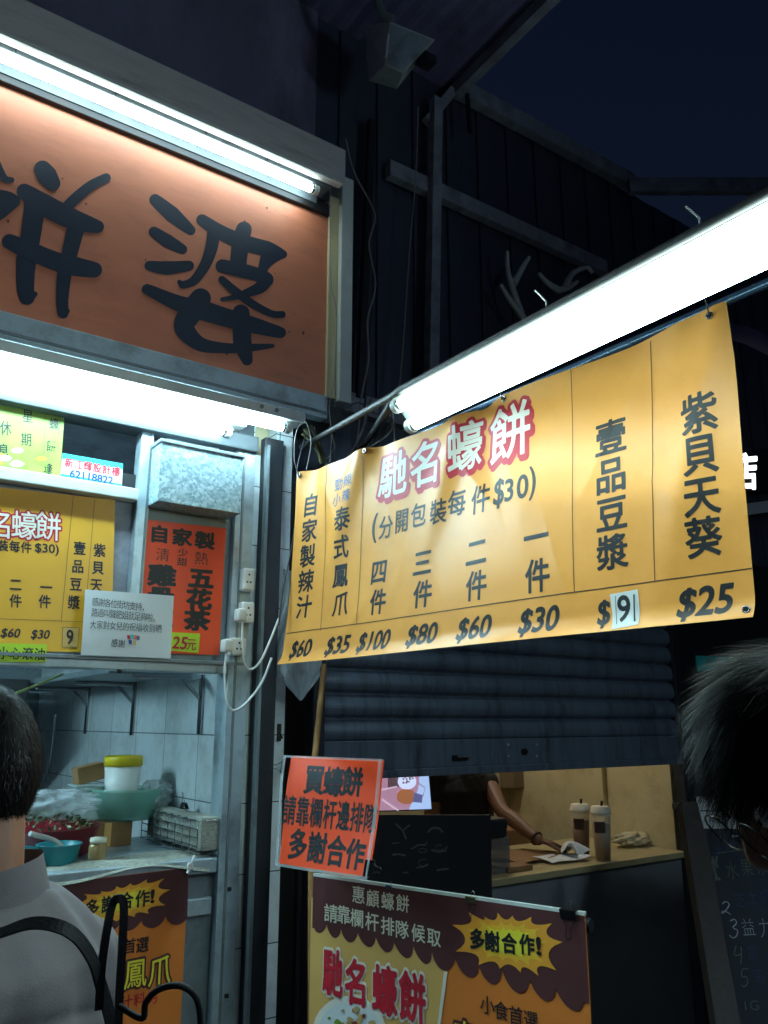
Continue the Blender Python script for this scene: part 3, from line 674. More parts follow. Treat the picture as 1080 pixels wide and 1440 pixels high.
# sockets, plugs and leads on the jamb
def socket(x, y, w, h, label, Y=-.046):
    p = onY(x, y, Y); b = MB(); b.box(p + V((-w, -.03, -h)), p + V((w, .004, h)), M['pvc'], .006)
    for dx, dz in ((0, .012), (-.009, -.008), (.009, -.008)): b.box(p + V((dx * w / .03 - .003, -.0312, dz * h / .03 - .003)), p + V((dx * w / .03 + .003, -.029, dz * h / .03 + .003)), M['black'])
    return b.build('wall_socket', **tg(label, 'socket', 'sockets on the window jamb'))
socket(345, 816, .022, .040, 'uppermost white wall socket on the jamb, nothing plugged in')
socket(344, 862, .024, .036, 'middle white wall socket on the jamb, one plug in it')
socket(331, 910, .026, .030, 'lowest white wall socket on the jamb, right of its plug')
def plug(x, y, cable, label, Y=-.085):
    p = onY(x, y, Y); t = thing('power_plug', label, 'plug', p, 'power plugs on the window jamb')
    b = MB(); b.box(p + V((-.016, -.022, -.022)), p + V((.016, .022, .022)), M['pvc'], .008); b.build('plug_body', t)
    b = MB(); path = [onY(*q) for q in cable]; b.tube(smooth(path), .0042, M['wirew'], 8); b.build('lead', t)
def smooth(P, seg=6):
    P = [V(p) for p in P]; Q = []
    for i in range(len(P) - 1):
        a, b, c, d = P[max(i - 1, 0)], P[i], P[i + 1], P[min(i + 2, len(P) - 1)]
        for k in range(seg):
            t = k / seg; Q.append(.5 * (2 * b + (c - a) * t + (2 * a - 5 * b + 4 * c - d) * t * t + (3 * b - a - 3 * c + d) * t ** 3))
    return Q + [P[-1]]
plug(338, 865, [(341, 872, -.088), (341, 900, -.09), (343, 930, -.09), (352, 942, -.09), (366, 930, -.1), (378, 905, -.11), (392, 870, -.11)], 'white plug in the middle socket with a short looping lead')
plug(319, 908, [(318, 918, -.088), (316, 950, -.09), (319, 985, -.09), (328, 999, -.09), (345, 990, -.1), (368, 960, -.11), (382, 925, -.12)], 'white plug left of the lowest socket with a long hanging lead')

# ---------------------------------------------------------------- yellow banner over the drink stall
def ban_disp(u, v):
    d = .011 * math.sin(u * 9 + 1.0 + v * 1.3) * (1 - .35 * v) + .006 * math.sin(u * 21 + v * 3) * max(0, 1 - v) ** 1.5 + .004 * math.sin(v * 7 + u * 4)
    for gu in (.0, .2, .47, .995): d += .024 * math.exp(-((u - gu + .14 * v) / .03) ** 2) * math.exp(-v * 2.2) - .012 * math.exp(-((u - gu - .05 - .10 * v) / .03) ** 2) * math.exp(-v * 2.4)
    for cu, cv, sl, ln, am in ((.12, .25, .5, .16, .0045), (.33, .62, -.35, .2, .004), (.52, .35, .8, .22, .005), (.70, .75, .3, .18, .004), (.80, .30, -.6, .2, .005), (.90, .6, .9, .2, .005), (.45, .86, .15, .25, .004), (.22, .8, -.8, .15, .004)):
        q = (u - cu) - sl * .46 * (v - cv); w = math.exp(-(((v - cv) / ln) ** 2)); d += am * w * math.exp(-abs(q) / .016)
    d += .020 * max(0, (v - .93) / .07) ** 2
    d += .03 * math.exp(-((u - .93) / .05) ** 2) * (1 - v) * .6
    return d
bdir = V((.165, -.986, 0)).normalized()
BL3 = onY(398, 935, -.12); BN = V((bdir.y, -bdir.x, 0))
def onB(x, y):
    d = ray(x, y); return CAM + d * ((BL3 - CAM).dot(BN) / d.dot(BN))
BP = Panel(onB(428, 667), onB(1026, 428), onB(1061, 868), BL3, ban_disp)
def ban_sag(u):
    for a, b, d in ((.008, .215, .012), (.215, .578, .022), (.578, .975, .016)):
        if a < u < b: return d * math.sin(math.pi * (u - a) / (b - a))
    return 0.
BP.sag = ban_sag
ban = thing('menu_banner', 'large yellow vinyl price banner hanging from the blue pole over the shutter', 'banner', (onB(700, 900).x, onB(700, 900).y, BL3.z))
mb = MB(); BP.sheet(mb, M['banner'], 200, 80)
ink = M['ink']
BP.text(mb, '自家製辣汁', (437, 710), (428, 853), (22, 33), ink, .02)
BP.text(mb, '勁辣', (477, 681), (488, 675), (11, 18), M['greyink'], .01); BP.text(mb, '小辣', (474, 703), (486, 696), (11, 18), M['greyink'], .01)
BP.text(mb, '泰式鳳爪', (480, 729), (479, 849), (22, 35), ink, .02)
for st, p, s in (('馳', (553, 667), (40, 64)), ('名', (600, 651), (43, 66)), ('蠔', (655, 628), (52, 72)), ('餅', (716, 607), (58, 80))):
    BP.word(mb, st, (p[0] + 2.2, p[1] + 4), *s, M['red'], .08, .0008); BP.word(mb, st, p, *s, M['red'], .08, .0012); BP.word(mb, st, p, *s, M['halo'], .015, .0016)
for st, p, s in (('分', (543, 741), (20, 34)), ('開', (565, 732), (20, 35)), ('包', (589, 724), (22, 36)), ('裝', (616, 719), (24, 37)), ('每', (643, 707), (26, 39)), ('件', (676, 701), (27, 42))): BP.word(mb, st, p, *s, ink, .015)
for st, p, w, h in (('(', (527, 743), 6, 40), ('$', (702, 694), 13, 40), ('3', (716, 689), 11, 30), ('0', (735, 684), 15, 32), (')', (749, 679), 8, 46)): BP.word(mb, st, p, w, h, ink, .02)
for st, a, c, s in (('四件', (533, 804), (532, 846), (23, 37)), ('三件', (594, 791), (595, 835), (27, 40)), ('二件', (670, 776), (670, 823), (30, 44)), ('一件', (754, 755), (756, 809), (36, 50)),
                    ('壹品豆漿', (858, 614), (861, 776), (46, 52)), ('紫貝天葵', (981, 580), (989, 755), (54, 60))): BP.text(mb, st, a, c, s, ink, .022)
for st, p, w, h in (('$60', (423, 914), 27, 26), ('$35', (475, 909), 31, 27), ('$100', (526, 903), 42, 29), ('$80', (594, 894), 40, 31), ('$60', (667, 885), 45, 34), ('$30', (758, 874), 53, 38), ('$', (850, 864), 16, 38), ('$25', (992, 848), 75, 45)):
    BP.word(mb, st, p, w, h, ink, .026, shear=.12)
BP.line(mb, [(403, 891), (1058, 799)], .0022, ink, n=160)
BP.line(mb, [(460, 652), (458, 770), (451, 887)], .0019, ink, n=40); BP.line(mb, [(510, 642), (508, 760), (502, 878)], .0019, ink, n=40)
BP.line(mb, [(803, 517), (805, 680), (808, 833)], .0019, ink, n=40); BP.line(mb, [(915, 480), (918, 650), (921, 817)], .0019, ink, n=40)
mb.build('vinyl_sheet', ban)
mb = MB(); BP.patch(mb, [(858, 836), (897, 829), (898, 878), (860, 885)], M['paper'], .0016); BP.patch(mb, [(850, 842), (903, 826), (904, 838), (851, 855)], M['filmy'], .0022)
BP.word(mb, '9', (878, 856), 17, 36, ink, .02, .0021); BP.line(mb, [(892, 836), (893, 874)], .004, ink, .0021); BP.line(mb, [(866, 838), (868, 878)], .0015, ink, .0021)
mb.build('price_patch', ban)
def ring(mb, c, n, r, rr, m):
    n = V(n).normalized(); a = n.cross(UZ).normalized(); b = n.cross(a)
    mb.tube([c + (a * math.cos(t) + b * math.sin(t)) * r for t in [k * 2 * math.pi / 16 for k in range(17)]], rr, m, 6, cap=False)
    mb.add([c + (a * math.cos(t) + b * math.sin(t)) * r * .8 + n * .0004 for t in [k * 2 * math.pi / 12 for k in range(12)]], [list(range(12))], M['black'])
GRM = [(.008, .02), (.215, .015), (.578, .02), (.975, .03), (.99, .975)]
for u, v in GRM:
    mb = MB(); ring(mb, BP.P(u, v, .003), BP.N, .007, .0025, M['chrome']); mb.build('grommet', ban)
# pole along the banner top, hooks and ties
BN_ = BP.N
pa, pb = onB(560, 610) + V((0, 0, .01)), onB(1079, 392)
d_ = (pb - pa).normalized(); zpole = lambda t: pa.lerp(pb, t)
mb = MB(); mb.tube([onB(560, 619) - BN_ * .022, onB(1079, 391) - BN_ * .022, onB(1079, 391) - BN_ * .022 + (onB(1079, 391) - onB(560, 619)).normalized() * .7], .0115, M['polebl'], 12); mb.build('banner_pole', **tg('blue steel pole along the top edge of the yellow banner', 'pole'))
def tie(path, label, r=.0016, m='chrome', cat='wire tie', name='wire_tie'):
    b = MB(); b.tube(smooth(path, 5), r, M[m], 6); return b.build(name, **tg(label, cat, 'ties and hooks holding the banner'))
g = BP.P(*GRM[2], .004)
tie([g + V((0, 0, -.004)), g + BP.N * .012 + V((0, 0, .01)), g + V((0, 0, .035)) - BP.N * .012, g + V((0, 0, .045)) - BP.N * .03], 'bent wire hook through the grommet in the middle of the banner top', .003)
g = BP.P(*GRM[3], .004)
tie([g, g + BP.N * .02 + V((0, 0, .05)), g + BP.N * .02 + V((-.008, .03, .15)), g - BP.N * .01 + V((.0, .05, .16))], 'long wire loop from the right top grommet up to the lamp', .0018, 'wired')
g = BP.P(*GRM[0], .004)
tie([g, g + V((-.02, 0, .06)), g + V((-.015, .0, .16)), g + V((.01, -.02, .2)), g + V((.03, -.03, .12)), g + V((.02, -.02, .02))], 'thin wire loop at the left top corner of the banner', .0016, 'wire')
g = BP.P(*GRM[1], .004)
tie([g, onY(551, 605, -.5), onY(544, 570, -.6), onY(549, 558, -.62), onY(553, 580, -.6), onY(555, 622, -.45)], 'grey cord hanging in a loop beside the left end of the double lamp', .0026, 'wire')

# pipes the lamp hangs from
Pp = [onY(425, 625, -.05), onY(500, 588, -.4), onY(556, 553, LY0)]
e0 = LAMP_R + V((.035, 0, .02)); e0 = onY(556, 552, LY0 - .02)
mb = MB(); dY = V((0, -1, 0)); mb.tube([onY(424, 629, -.03), onY(553, 556, LY0 + .03), e0 + dY * .02, e0 + dY * 1.9], .0105, M['pipe'], 10); mb.build('support_pipe', **tg('long dark pipe running along the back of the double lamp to the wall', 'pipe', 'pipes above the banner'))
mb = MB(); mb.tube([onY(484, 660, -.06), onY(520, 615, -.3), onY(556, 560, LY0 + .08)], .0125, M['pipe'], 10); mb.build('support_pipe', **tg('short dark pipe slanting down behind the left end of the banner', 'pipe', 'pipes above the banner'))
mb = MB(); mb.tube([onY(522, 640, -.06), onY(548, 590, -.6)], .012, M['wired'], 10); mb.build('support_pipe', **tg('lower stub of dark pipe under the left end of the double lamp', 'pipe', 'pipes above the banner'))
for (a, b_, lab) in (((768, 424), (752, 408), 'white cable tie end sticking up from the lamp, the nearer to its middle'), ((983, 306), (964, 290), 'white cable tie end sticking up from the lamp near the right edge')):
    ya = -2.68 + e0.x / math.tan(math.radians(math.degrees(math.atan((a[0] - 540) / (FPX / math.cos(PITCH)))) + 90 - math.degrees(YAW)))
    q = onY(a[0], a[1], ya); q2 = onY(b_[0], b_[1], ya + .01); mb = MB(); mb.tube([q + V((0, 0, -.03)), q, q2], .0022, M['pvc'], 6); ring(mb, V((e0.x, ya, e0.z)), (0, 1, 0), .017, .002, M['pvc']) if False else None
    mb.build('cable_tie', **tg(lab, 'cable tie', 'cable ties on the double lamp'))
mb = MB()
for pts in ([(428, 603), (440, 622), (455, 650)], [(436, 598), (447, 620), (458, 655)], [(425, 610), (445, 628), (452, 652)]): mb.tube(smooth([onY(*p, -.12) for p in pts]), [.007] * 12 + [.004], M['straw'], 6)
mb.build('twig_bundle', **tg('bundle of dry twigs tucked behind the left end of the banner', 'twigs'))

# plastic bag hanging behind banner's left end, and bamboo pole
bagc = onY(424, 945, -.07)
mb = MB()
def bagf(u, v):
    a = 2 * math.pi * u; pr = [.008, .03, .055, .068, .072, .066, .045, .004]; t = v * 7; i = min(6, int(t)); r = pr[i] + (pr[i + 1] - pr[i]) * (t - i)
    w = 1 + .20 * math.sin(3 * a + 5 * v) + .14 * math.sin(7 * a - 11 * v) + .08 * math.sin(13 * a + 17 * v)
    return bagc + V((math.cos(a) * r * w * .95 + .02 * (1 - v) * -1, math.sin(a) * r * .5 * w, .23 - .33 * v))
mb.grid(bagf, 64, 48, M['plastic']); bg1 = mb.build('plastic_bag', **tg('crumpled clear plastic bag hanging behind the lower left corner of the banner', 'plastic bag'))
mb = MB(); mb.grid(lambda u, v: onY(398 - 18 * v + 26 * u + 5 * math.sin(6 * v), 800 + 150 * v + 6 * u, -.03 + .02 * math.sin(9 * u + 7 * v)), 10, 24, M['plastic']); mb.build('plastic_sheet', **tg('torn strip of clear plastic beside the left edge of the banner', 'plastic sheet'))
mb = MB(); mb.tube([onY(456, 935, -.06), onY(443, 1062, -.16), onY(438, 1100, -.2), onY(438, 1100, -.2) + V((-.03, -.1, -1.2))], .011, M['bamboo'], 9); mb.build('bamboo_pole', **tg('thin bamboo pole standing left of the shutter behind the orange queue sign', 'pole'))

# ---------------------------------------------------------------- queue railing, printed board, clips and orange sign
RL = onY(441, 1231, -.35); rr_ = at(822, 1281.5, 2.18); rr_.z = RL.z
rd = (rr_ - RL).normalized()
rail = thing('queue_railing', 'low steel queue railing behind the printed brown and orange board', 'railing', (RL.x, RL.y, 0))
back = rd.cross(UZ).normalized();
if back.dot(CAM - RL) > 0: back = -back
r0, r1 = RL + back * .035, rr_ + back * .035
for z_ in (-.03, -.45, -.85):
    mb = MB(); mb.tube([r0 + V((0, 0, z_)), r1 + V((0, 0, z_))], .016, M['darksteel'], 10); mb.build('rail', rail)
for p in (r0 + rd * .03, r1 - rd * .03):
    mb = MB(); mb.tube([p + V((0, 0, -.02)), V((p.x, p.y, 0))], .018, M['darksteel'], 10); mb.build('post', rail)
HB = .82
RP = Panel(RL, rr_, rr_ - V((0, 0, HB)), RL - V((0, 0, HB)), None)
def scal(S, cusps, lobes):
    """scalloped edge: cusp, lobe bottom, cusp ... as smooth lobes"""
    out = []
    for i in range(len(cusps) - 1):
        a, b, l = cusps[i], cusps[i + 1], lobes[i]
        for k in range(10):
            t = k / 10; base = (a[0] + (b[0] - a[0]) * t, a[1] + (b[1] - a[1]) * t); mid = ((a[0] + b[0]) / 2, (a[1] + b[1]) / 2)
            dpt = abs(math.sin(math.pi * t)) ** .6; out.append((base[0] + (l[0] - mid[0]) * dpt, base[1] + (l[1] - mid[1]) * dpt))
    return out + [cusps[-1]]
def zz(L, s, ox, oy): return [(ox + x / s, oy + y / s) for x, y in L]
def burst(P, b, tips, inn, off):
    c = (sum(p[0] for p in tips) / len(tips), sum(p[1] for p in tips) / len(tips)); n = len(tips)
    def ringp(k):
        out = []
        for i in range(n):
            a, d = tips[i], tips[(i + 1) % n]; mid = ((a[0] + d[0]) / 2, (a[1] + d[1]) / 2); q = (mid[0] + (c[0] - mid[0]) * inn, mid[1] + (c[1] - mid[1]) * inn)
            out += [a] + [(a[0] * (1 - t) ** 2 + 2 * q[0] * t * (1 - t) + d[0] * t * t, a[1] * (1 - t) ** 2 + 2 * q[1] * t * (1 - t) + d[1] * t * t) for t in (.2, .35, .5, .65, .8)]
        return [(c[0] + (x - c[0]) * k, c[1] + (y - c[1]) * k) for x, y in out]
    for i, (k, m) in enumerate(((1, 'bur1'), (.72, 'bur2'), (.5, 'yel'))): P.poly(b, ringp(k), M[m], off + i * .0005)
board = thing('printed_board', 'brown and orange printed queue board clipped to the railing', 'printed board', (RL.x, RL.y, RL.z - HB))
mb = MB(); RP.sheet(mb, M['orprint'], 30, 10, .004)
RP.poly(mb, [(438, 1262), (633, 1320), (626, 1367), (617, 1442), (600, 1800), (430, 1700)], M['ylight'], .0006)
cus = zz([(58, 400), (140, 375), (235, 405), (345, 430), (465, 460), (585, 490), (712, 520), (835, 560), (990, 590)], 4.696, 430, 1220)
lob = zz([(100, 430), (190, 463), (290, 493), (415, 523), (535, 558), (665, 597), (790, 635), (915, 680)], 4.696, 430, 1220)
cu2 = zz([(100, 530), (265, 580), (425, 605), (615, 680), (795, 740), (985, 830)], 4.909, 620, 1240)
lo2 = zz([(200, 658), (360, 705), (530, 765), (725, 820), (910, 885)], 4.909, 620, 1240)
edge = scal(RP, cus, lob)[:-1] + scal(RP, cu2, lo2)
topl = [RP.uv(*edge[0])[0], RP.uv(*edge[-1])[0]]
vsU = [RP.P(*RP.uv(*p), .0016) for p in edge]; vsT = [RP.P(RP.uv(*p)[0], 0.002, .0016) for p in edge]
vsU = [RP.P(0, RP.uv(*edge[0])[1], .0016)] + vsU + [RP.P(1, RP.uv(*edge[-1])[1], .0016)]; vsT = [RP.P(0, .002, .0016)] + vsT + [RP.P(1, .002, .0016)]
mb.add(vsU + vsT, [[i, i + 1, len(vsU) + i + 1, len(vsU) + i] for i in range(len(vsU) - 1)], M['brown'])
burst(RP, mb, zz([(80, 295), (190, 205), (300, 238), (395, 212), (497, 232), (628, 240), (770, 285), (845, 415), (800, 610), (678, 650), (553, 625), (410, 600), (262, 575), (105, 480)], 4.909, 620, 1240), .42, .0024)
W1 = M['cream2']
for st, p in zip('惠顧蠔餅', ((505, 1258), (525, 1263), (546, 1267), (567, 1270))): RP.word(mb, st, p, 19, 26, W1, .012, .003)
for st, p in zip('請靠欄杆排隊候取', ((466, 1284), (484, 1286), (503, 1291), (524, 1296), (546, 1302), (566, 1307), (589, 1312), (611, 1318))): RP.word(mb, st, p, 20, 27, W1, .012, .003)
for st, p, s in (('馳', (469, 1367), (29, 68)), ('名', (502, 1381), (33, 68)), ('蠔', (542, 1392), (36, 72)), ('餅', (581, 1402), (38, 74))):
    RP.word(mb, st, p, *s, M['halo'], .085, .0026); RP.word(mb, st, p, *s, M['red'], .03, .0044)
for st, p in zip('多謝合作', ((672, 1320), (693, 1323), (717, 1326), (742, 1328))): RP.word(mb, st, p, 22, 30, ink, .035, .0042)
RP.word(mb, '!', (758.5, 1330), 5, 24, ink, .03, .0042)
for st, p in zip('小食首選', ((686, 1413), (705.5, 1421), (726, 1428), (747, 1434))): RP.word(mb, st, p, 21, 28, ink, .012, .003)
for st, p in zip('泰式鳳爪', ((655, 1466), (690, 1478), (725, 1490), (760, 1500))): RP.word(mb, st, p, 36, 66, M['brown'], .08, .003); RP.word(mb, st, p, 36, 66, M['yel'], .008, .0042)
RP.poly(mb, [(625, 1366), (630, 1366), (620, 1440), (585, 1700), (575, 1700), (616, 1440)], M['halo'], .0022)
c_ = (492, 1452)
for k, (rx, ry, m) in enumerate(((52, 52, 'halo'), (44, 43, 'paper'))): RP.poly(mb, [(c_[0] + rx * math.cos(t * .2094), c_[1] + ry * math.sin(t * .2094)) for t in range(30)], M[m], .0026 + k * .0004)
random.seed(3)
for k in range(70):
    a = random.uniform(0, 6.28); r = random.random() ** .5; x, y = c_[0] + 36 * r * math.cos(a), c_[1] + 34 * r * math.sin(a); q = random.uniform(2, 6)
    mm = MATS.get('food') and None
    m = mat('lettuce print', (120, 150, 50)) if x < c_[0] - 12 else (mat('oyster print', (190, 160, 100)) if random.random() < .75 else mat('sauce print', (140, 60, 40)))
    RP.poly(mb, [(x + q * math.cos(t) * random.uniform(.6, 1.3), y + q * math.sin(t) * random.uniform(.6, 1.3)) for t in [j * .9 for j in range(7)]], m, .0034 + k * .00003)
mb.build('printed_sheet', board)
mb = MB(); mb.beam(RL + V((0, 0, .002)) + back * .004, rr_ + V((0, 0, .002)) + back * .004, .012, .008, M['whitemetal']); mb.build('top_strip', board)
def binder_clip(name_label, c, along, outw, s, m, handles='down', group='binder clips on the queue signs'):
    """c = middle of the clamped edge, along = edge direction, outw = towards the viewer, handles swing down (or out to the side)"""
    c = V(c); along = V(along).normalized(); outw = V(outw).normalized(); dn = along.cross(outw).normalized()
    if dn.z > 0: dn = -dn
    if handles != 'down': dn = V(handles).normalized()
    t = thing('binder_clip', name_label, 'binder clip', c, group)
    b = MB()
    for sgn in (1, -1):                                     # two jaws meeting at the tip, back spine above
        vs = [c + along * x + outw * (sgn * w) + dn * h for (w, h) in ((.0, -.35 * s), (.0, .0)) for x in (-.5 * s, .5 * s)]
        q = [c + along * (-.5 * s) - dn * .0 + outw * sgn * .28 * s, c + along * (.5 * s) + outw * sgn * .28 * s, c + along * .5 * s + dn * .55 * s + outw * sgn * .05 * s, c - along * .5 * s + dn * .55 * s + outw * sgn * .05 * s]
        q2 = [p + outw * sgn * .03 * s for p in q]
        b.add(q + q2, [[0, 1, 2, 3], [7, 6, 5, 4], [0, 4, 5, 1], [1, 5, 6, 2], [2, 6, 7, 3], [3, 7, 4, 0]], m)
    b.obox(c - dn * .02 * s, along, outw, dn, (.5 * s, .31 * s, .03 * s), m, .02 * s)
    b.build('clip_body', t)
    for sgn in (1, -1):
        b = MB(); k0 = c + dn * .56 * s + outw * sgn * .09 * s; L = 1.0 * s
        dirn = (dn * (.98 if sgn > 0 else -.9) + outw * sgn * .2).normalized()
        b.tube(smooth([k0 - along * .3 * s, k0 - along * .14 * s + dirn * L * .5, k0 - along * .16 * s + dirn * L * .85, k0 + dirn * L, k0 + along * .16 * s + dirn * L * .85, k0 + along * .14 * s + dirn * L * .5, k0 + along * .3 * s], 4), .028 * s, M['chrome'] if m is not M['clip'] else M['clip'], 6); b.build('wire_handle', t)
RN = RP.N
u_ = RP.uv(800, 1280)[0]
binder_clip('large black binder clip near the right end of the printed board', RP.P(u_, 0, 0) + V((0, 0, .006)), rd, RN, .042, M['clip'])
u_ = RP.uv(663, 1256)[0]
binder_clip('paint stained yellowish binder clip in the middle of the printed board edge', RP.P(u_, 0, 0) + V((0, 0, .004)), rd, RN, .03, M['straw'])
u_ = RP.uv(548, 1238)[0]
binder_clip('small blue grey binder clip beside the orange sign on the printed board', RP.P(u_, 0, 0) + V((0, 0, .003)), rd, RN, .022, M['greyink'])
OS = Panel(at(410, 1063, 2.62), at(541, 1069, 2.36), at(519.5, 1234, 2.36), at(391, 1214, 2.62), lambda u, v: .006 * math.sin(3.1 * u) + .004 * math.sin(5 * v + 2 * u))
osn = thing('queue_sign', 'bright orange sheet with three lines of black characters clipped above the railing', 'paper sign', OS.P(.5, 1))
mb = MB(); OS.sheet(mb, M['orange'], 16, 12)
for st, p in zip('買蠔餅', ((442, 1096), (469, 1099), (496, 1099))): OS.word(mb, st, p, 29, 43, ink, .03, .0008)
OS.text(mb, '請靠欄杆邊排隊', (407, 1139), (521, 1151), (19.0, 44), ink, .018, .0008)
OS.text(mb, '多謝合作', (419, 1187), (500, 1201), (27.5, 46), ink, .03, .0008)
mb.build('paper', osn)
OSf = Panel(at(402, 1062, 2.615), at(543, 1067.5, 2.35), at(520.5, 1236.5, 2.35), at(388.5, 1217, 2.615), lambda u, v: .0095 + .006 * math.sin(3.1 * u) + .004 * math.sin(5 * v + 2 * u))
mb = MB(); 
for a_, b_ in (((0, 0, 1, 0), .02), ((0, .975, 1, .975), .025), ((0, 0, 0, 1), .03), ((.965, 0, .965, 1), .03)):
    u0, v0, u1, v1 = a_
    mb.grid((lambda u, v: OSf.P(u, v0 + b_ * v)) if v0 == v1 else (lambda u, v: OSf.P(u0 + b_ * u, v)), 14, 14, M['plastic'])
mb.build('plastic_sleeve', osn)
e1 = OS.P(0, .1); binder_clip('black binder clip on the left edge of the orange queue sign', OS.P(-.03, .10, .004), OS.P(0, .2) - OS.P(0, .1), OS.N, .042, M['clip'], handles=(OS.P(0, .1) - OS.P(.2, .08)))
binder_clip('black binder clip at the lower right corner of the orange queue sign', OS.P(.985, .92, .004), OS.P(1, 1) - OS.P(1, .85), OS.N, .042, M['clip'], handles=(OS.P(.2, .92) - OS.P(0, .92)))
# second printed board on the left counter front
L0 = onY(20, 1246, -.04); 
LP = pxpanel((10, 1250), (265, 1220), (250, 1520), (-10, 1600), Y=-.03)
lb = thing('printed_board', 'dark brown and orange snack poster on the counter front behind the grey sweater', 'poster', LP.P(.5, 1))
mb = MB(); LP.sheet(mb, M['orprint'], 12, 6, .003)
cu = zz([(0, 470), (150, 450), (300, 430), (385, 415), (480, 380), (610, 350), (715, 340), (838, 318), (948, 322)], 3.6, 0, 1200); lo = zz([(70, 520), (220, 490), (345, 440), (430, 420), (545, 400), (650, 392), (775, 378), (890, 362)], 3.6, 0, 1200)
edge = scal(LP, cu, lo); n_ = len(edge)
mb.add([LP.P(*LP.uv(*p), .0012) for p in edge] + [LP.P(min(1, LP.uv(*p)[0]), .002, .0012) for p in edge], [[i, i + 1, n_ + i + 1, n_ + i] for i in range(n_ - 1)], M['brown'])
burst(LP, mb, zz([(345, 265), (425, 205), (510, 192), (590, 165), (660, 150), (745, 130), (832, 125), (862, 182), (836, 262), (752, 305), (680, 322), (590, 345), (465, 385), (360, 342)], 3.6, 0, 1200), .4, .002)
for st, p in zip('多謝合作', ((129, 1276), (152, 1271), (177, 1266), (200, 1263))): LP.word(mb, st, p, 21, 25, ink, .025, .004)
LP.word(mb, '!', (214, 1260), 4, 18, ink, .03, .004)
for st, p in zip('小食首選', ((137, 1336), (160, 1333), (182, 1330), (200, 1328))): LP.word(mb, st, p, 19, 23, ink, .012, .003)
for st, p in zip('泰式鳳爪', ((115, 1375), (152, 1371), (190, 1368), (224, 1364))): LP.word(mb, st, p, 33, 44, M['brown'], .08, .003); LP.word(mb, st, p, 33, 44, M['yel'], .008, .0042)
for st, p in zip('汁料另', ((178, 1408), (196, 1405), (214, 1402))): LP.word(mb, st, p, 17, 20, M['red'], .01, .003)
mb.build('printed_sheet', lb)
p = onY(267, 1218, -.045); mb = MB(); ring(mb, p, (.3, -1, .2), .009, .004, M['pvc']); mb.tube([p, p + V((.008, -.006, .02)), p + V((.014, 0, .03))], .004, M['pvc'], 6); mb.tube([p, p + V((-.01, -.006, -.02))], .004, M['pvc'], 6); mb.build('string_knot', **tg('knotted white string at the top right corner of the snack poster', 'string'))

# ---------------------------------------------------------------- inside the left stall
XW = XJ0 + .012
SZ = onX(250, 952, XW - .02).z
shelf = thing('wall_shelf', 'shelf on steel brackets on the tiled wall inside the left stall', 'shelf', (XW - .15, 1.0, SZ))
mb = MB(); mb.box((XW - .32, .28, SZ), (XW - .005, 2.3, SZ + .025), M['alud'], .003); mb.build('board', shelf)
for (x_, yb) in ((278, 1033), (183, 1034), (118, 1032)):
    p = onX(x_, yb, XW - .012); L = SZ - p.z
    mb = MB(); mb.box((XW - .012, p.y - .014, p.z), (XW, p.y + .014, SZ), M['chrome'], .003)
    mb.box((XW - .26, p.y - .012, SZ - .018), (XW - .013, p.y + .012, SZ - .001), M['chrome'], .003)
    mb.beam((XW - .012, p.y, SZ - .085), (XW - .085, p.y, SZ - .012), .008, .012, M['chrome'])
    mb.build('bracket', shelf)
def pot(c, r, h, m, name='pot_body', par=None, lip=.003):
    b = MB(); b.lathe(c, [(r * .8, 0), (r * .88, .006), (r, h - .004), (r + lip * 2, h), (r + lip * 2, h + .004), (r - .003, h + .002), (r * .86, .01), (.001, .008)], m, 28); return b.build(name, par)
CT = ZC
pc = onY(81, 1214, .10); pc.z = CT
t = thing('saucepan', 'teal saucepan with a ladle on the counter inside the left window', 'saucepan', pc)
pot(pc, .062, .062, mat('teal enamel', (28, 130, 138), .35), par=t)
mb = MB(); hd = V((-.9, -.1, 0)).normalized(); mb.tube([pc + hd * .06 + V((0, 0, .05)), pc + hd * .11 + V((0, 0, .058)), pc + hd * .17 + V((0, 0, .066))], [.011, .012, .010], MATS['teal enamel'], 10); mb.build('handle', t)
lt = thing('ladle', 'pale steel ladle standing in the teal saucepan', 'ladle', pc + V((0, 0, .015)))
mb = MB(); mb.tube(smooth([pc + V((.02, .0, .02)), pc + V((-.01, -.01, .07)), onY(42, 1172, .06)], 5), [.011] * 5 + [.008] * 6, M['whitemetal'], 8); mb.build('handle', lt)
mb = MB(); mb.lathe(pc + V((.02, 0, .012)), [(.003, 0), (.02, .006), (.024, .018), (.02, .016), (.002, .004)], M['chrome'], 16); mb.build('bowl', lt)
# red basin with greens
bc = onY(62, 1196, .36); bc.z = CT
t = thing('basin', 'dark red plastic basin full of chopped greens inside the left stall', 'basin', bc)
bz = onY(70, 1162, .36).z - CT
pot(bc, .17, bz, mat('red plastic', (124, 26, 34), .35), par=t, name='basin_body')
gm = mat('chopped greens', (70, 96, 60), .7, var=.5, scale=40)
mb = MB(); random.seed(5)
for _ in range(420):
    a = random.uniform(0, 6.28); r = .155 * random.random() ** .5; c = bc + V((r * math.cos(a), r * math.sin(a), bz - .01 + .055 * (1 - (r / .16) ** 2) + random.uniform(-.008, .012)))
    d1 = V((random.gauss(0, 1), random.gauss(0, 1), random.gauss(0, .5))).normalized(); d2 = d1.cross(V((random.gauss(0, 1), random.gauss(0, 1), 1))).normalized()
    s = random.uniform(.006, .014); m = gm if random.random() < .7 else mat('pale stem', (170, 180, 140), .7)
    mb.add([c - d1 * s, c + d2 * s * .4, c + d1 * s, c - d2 * s * .4], [[0, 1, 2, 3]], m)
mb.build('chopped_greens', t)
